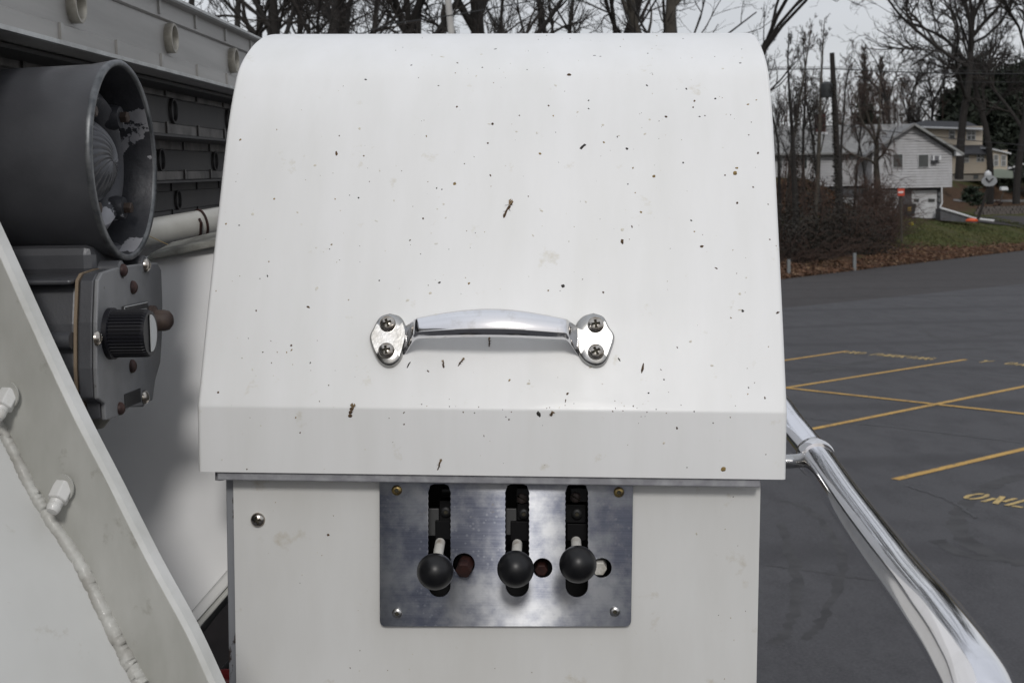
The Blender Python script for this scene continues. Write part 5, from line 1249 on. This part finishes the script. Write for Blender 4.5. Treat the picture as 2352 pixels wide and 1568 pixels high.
def leafy(name, label, cat, base, h, rad, n, m, seed, leaf=.25, shape='cone', trunk=True, group=None):
    rg = np.random.default_rng(seed); t = thing(name, label, cat, T(base), group)
    if trunk: part(t, 'trunk', G().tube([(0, 0, -.3), (0, 0, h*.92)], [max(.1, h*.018), .03], 7), BARK, world=False)
    nc = max(14, n//60); C_ = []
    for i in range(nc):
        q = rg.random()
        if shape == 'cone': z = h*(.08+.92*q); rmax = rad*(1-q)**.75+.15
        else: th_ = np.arccos(2*rg.random()-1); z = h*.5+h*.5*np.cos(th_)*.95; rmax = rad*np.sin(th_)+.05
        a = rg.uniform(0, 6.283); rr_ = rmax*rg.uniform(.45, 1.0); C_.append((rr_*np.cos(a), rr_*np.sin(a), z))
    C_ = np.array(C_); idx = rg.integers(0, nc, n); P = C_[idx]+rg.normal(0, 1, (n, 3))*np.array([rad*.16, rad*.16, h*.035])
    P[:, 2] = np.maximum(P[:, 2], .02)
    a = rg.normal(0, 1, (n, 3)); a /= np.linalg.norm(a, axis=1)[:, None]; b = np.cross(a, rg.normal(0, 1, (n, 3))); b /= np.linalg.norm(b, axis=1)[:, None]; s = leaf*rg.uniform(.5, 1.3, (n, 1))
    V = np.stack([P-a*s, P+b*s*.45, P+a*s, P-b*s*.45], 1).reshape(-1, 3); F = np.arange(4*n).reshape(-1, 4)
    link('crown', np_mesh('crown', V, F, m), t); return t
ev = [(2236, 150, 140, 3.4, 'dark evergreen behind the beige house roof, just right of the oak'), (2278, 158, 175, 4.2, 'broad dark evergreen right of the beige house'), (2320, 150, 165, 4.0, 'dark evergreen above the shed'), (2362, 145, 150, 4.0, 'dark evergreen at the right edge'), (2190, 160, 215, 3.2, 'low dark evergreen behind the beige roof ridge'), (1990, 135, 238, 1.7, 'small pointed evergreen behind the wing roof')]
for k, (x, Yp, ytop, rad, lab) in enumerate(ev):
    top = PY(x, ytop, Yp); bz = terr(top.x, Yp); leafy('evergreen_tree', lab, 'tree', (top.x, Yp, bz), top.z-bz, rad, 9000 if k < 5 else 3000, EVER, 600+k, .34 if k < 5 else .22, group='dark evergreens behind the houses')
b0_ = PY(2235, 474, 113); t0 = PY(2235, 427, 113)
leafy('round_bush', 'dense dark round bush between the driveway and the street', 'bush', (b0_.x, 113, b0_.z), t0.z-b0_.z, .85, 3500, BUSH, 650, .10, 'ball', False)
b0_ = PY(2291, 481, 113); leafy('small_bush', 'small brown bush at the foot of the mailbox', 'bush', (b0_.x, 113, b0_.z), .7, .3, 500, VINE, 651, .08, 'ball', False)
# far wood: one mass of thin trunks and twigs on the horizon
rg = np.random.default_rng(77); pol = []
for i in range(520):
    x = rg.uniform(380, 2500); Yp = rg.uniform(150, 260); b_ = PY(x, 420, Yp); z = terr(b_.x, Yp); H_ = rg.uniform(8, 12.5); b0_ = np.array([b_.x, Yp, z])
    P = b0_+np.cumsum(np.concatenate([np.zeros((1, 3)), rg.normal(0, .25, (5, 3))*[1, 1, 0]+[0, 0, H_/5]]), 0); pol.append((P, np.linspace(.14, .02, 6)))
    for j in range(26):
        t_ = rg.uniform(.2, 1)*4.99; i_ = int(t_); q = P[i_]+(P[i_+1]-P[i_])*(t_-i_); d_ = rg.normal(0, 1, 3)*[.7, .7, .3]+[0, 0, .9]; L_ = rg.uniform(1, 3.2); Q = q+np.outer(np.linspace(0, 1, 4), d_*L_*.6)+rg.normal(0, .08, (4, 3)); Q[0] = q; pol.append((Q, np.linspace(.035, .012, 4)))
V, F = add_tubes(pol, 3); o = link('far_wood', np_mesh('far_wood', V, F, TWIGR), None, 'bare winter woodland on the rise behind the houses'); tag(o, None, 'woodland', kind='stuff')

# bramble thicket: heaped stems and hanging vines
rg = np.random.default_rng(5); pol = []
def thick(x0, x1, ytop, ybot, Y0, Y1, n, L0, L1, r, hang=0):
    for i in range(n):
        Yp = rg.uniform(Y0, Y1); x = rg.uniform(x0, x1); f = (x-x0)/(x1-x0); yt = np.interp(f, np.linspace(0, 1, len(ytop)), ytop); b_ = PY(x, 500, Yp)
        if (Vector((b_.x, Yp, 0))-F0).dot(SD) < 1.7: continue
        base = np.array([b_.x, Yp, terr(b_.x, Yp)]); hh = max(.3, PY(x, yt, Yp).z-base[2])*rg.uniform(.2, 1.0)
        if hang: q0_ = base+[0, 0, hh]; d_ = np.array([rg.normal(0, .12), rg.normal(0, .12), -1]); Q = q0_+np.outer(np.linspace(0, rg.uniform(.3, .8)*hh, 6), d_)+rg.normal(0, .06, (6, 3))
        else:
            dx = rg.normal(0, 1.1); dy = rg.normal(0, .6); t = np.linspace(0, 1, 8); k_ = rg.uniform(.7, 1.9)
            Q = np.stack([base[0]+dx*t*rg.uniform(.6, 1.8), base[1]+dy*t, base[2]+hh*np.sin(np.minimum(t*k_, 1.6)*np.pi/2)], 1)+rg.normal(0, .10, (8, 3)); Q[0] = base-[0, 0, .1]
        pol.append((Q, np.linspace(r, r*.4, len(Q))*rg.uniform(.6, 1.4)))
thick(1785, 2085, [500, 540, 470, 555, 490, 450, 440, 510, 570, 595], 0, 69, 84, 1350, 1, 3, .019)
thick(1785, 1965, [560, 555, 540, 560], 0, 67, 73, 800, 1, 3, .018)
thick(1785, 1905, [360, 330, 360, 430], 0, 74, 84, 300, 1, 3, .020, 1)
thick(1985, 2055, [380, 400, 430, 470], 0, 84, 96, 900, 1, 3, .020)
V, F = add_tubes(pol, 3); o = link('bramble_thicket', np_mesh('bramble_thicket', V, F, VINE), None, 'brown tangle of brambles and vines round the utility pole'); tag(o, None, 'brambles', kind='stuff')
def leafcloud(name, lab, m, n, fn, s0, kind='stuff', cat='leaves', upf=.4, seed=9):
    rg = np.random.default_rng(seed); P = np.array([fn(rg) for _ in range(n)]); a = rg.normal(0, 1, (n, 3)); a[:, 2] *= upf; a /= np.linalg.norm(a, axis=1)[:, None]
    b = np.cross(a, rg.normal(0, 1, (n, 3))); b /= np.linalg.norm(b, axis=1)[:, None]; s = s0*rg.uniform(.5, 1.4, (n, 1))
    V = np.stack([P-a*s, P+b*s*.6, P+a*s, P-b*s*.6], 1).reshape(-1, 3); o = link(name, np_mesh(name, V, np.arange(4*n).reshape(-1, 4), m), None, lab); tag(o, None, cat, kind=kind)
def ivyfn(rg):
    Yp = rg.uniform(69, 80); x = rg.choice([rg.normal(1830, 28), rg.normal(1935, 26), rg.normal(2005, 32)]); b_ = PY(x, 500, Yp); hh = abs(rg.normal(0, 1.15)); s_ = (Vector((b_.x, Yp, 0))-F0).dot(SD); k_ = max(0, 1.8-s_); return (b_.x+SD.x*k_, Yp+SD.y*k_, terr(b_.x+SD.x*k_, Yp+SD.y*k_)+hh)
leafcloud('undergrowth', 'dark matted undergrowth inside the bramble thicket', IVY, 14000, ivyfn, .075, cat='undergrowth')
def vinefn(rg):
    x, Yp = [(1830, 74), (1866, 78), (1921, 77.6)][rg.integers(0, 3)]; z0 = terr(PY(x, 500, Yp).x, Yp); z = z0+rg.random()*9.0; b_ = PY(x+(4 if x > 1900 else 0)-(z-z0)*(1.6 if x > 1900 else 0)+rg.normal(0, 5)*(1 if x < 1900 else .35), 500, Yp); return (b_.x, Yp+rg.normal(0, .2), z)
leafcloud('clinging_vine', 'dark vine leaves clinging to the slim trunks and the pole', IVY, 3500, vinefn, .06, cat='vine', seed=12)
def litfn(rg):
    t = rg.uniform(-12, 40); s = abs(rg.normal(0, float(np.interp(t, [5, 14, 22, 32], [2.4, 2.2, 1.3, .6]))))+.05; p = F0+TD*t+SD*s; return (p.x, p.y, far_z(s)+rg.uniform(.02, .12))
leafcloud('leaf_litter', 'fallen brown leaves along the road verge', LEAFL, 30000, litfn, .10, cat='leaves', upf=.3, seed=14)
leafcloud('leaf_litter', 'scattered tan fallen leaves on the verge', LEAFT, 6000, litfn, .09, cat='leaves', upf=.3, seed=15)
def bankfn(rg):
    t = rg.uniform(15, 60); s = rg.uniform(12.5, 17); p = F0+TD*t+SD*s; return (p.x, p.y, far_z(s)+rg.uniform(.02, .12))
leafcloud('leaf_litter', 'brown leaves on the bank behind the driveway', LEAFL, 5000, bankfn, .12, cat='leaves', upf=.3, seed=16)
def grfn(rg):
    t = rg.uniform(6, 60); s = rg.uniform(1.6, 11); p = F0+TD*t+SD*s; return (p.x, p.y, far_z(s)+rg.uniform(.0, .07))
leafcloud('lawn_grass', 'short olive winter grass of the lawn', GRASSM, 36000, grfn, .07, cat='grass', upf=3, seed=17)
print('tree faces', TC, 'objects', len(bpy.data.objects))
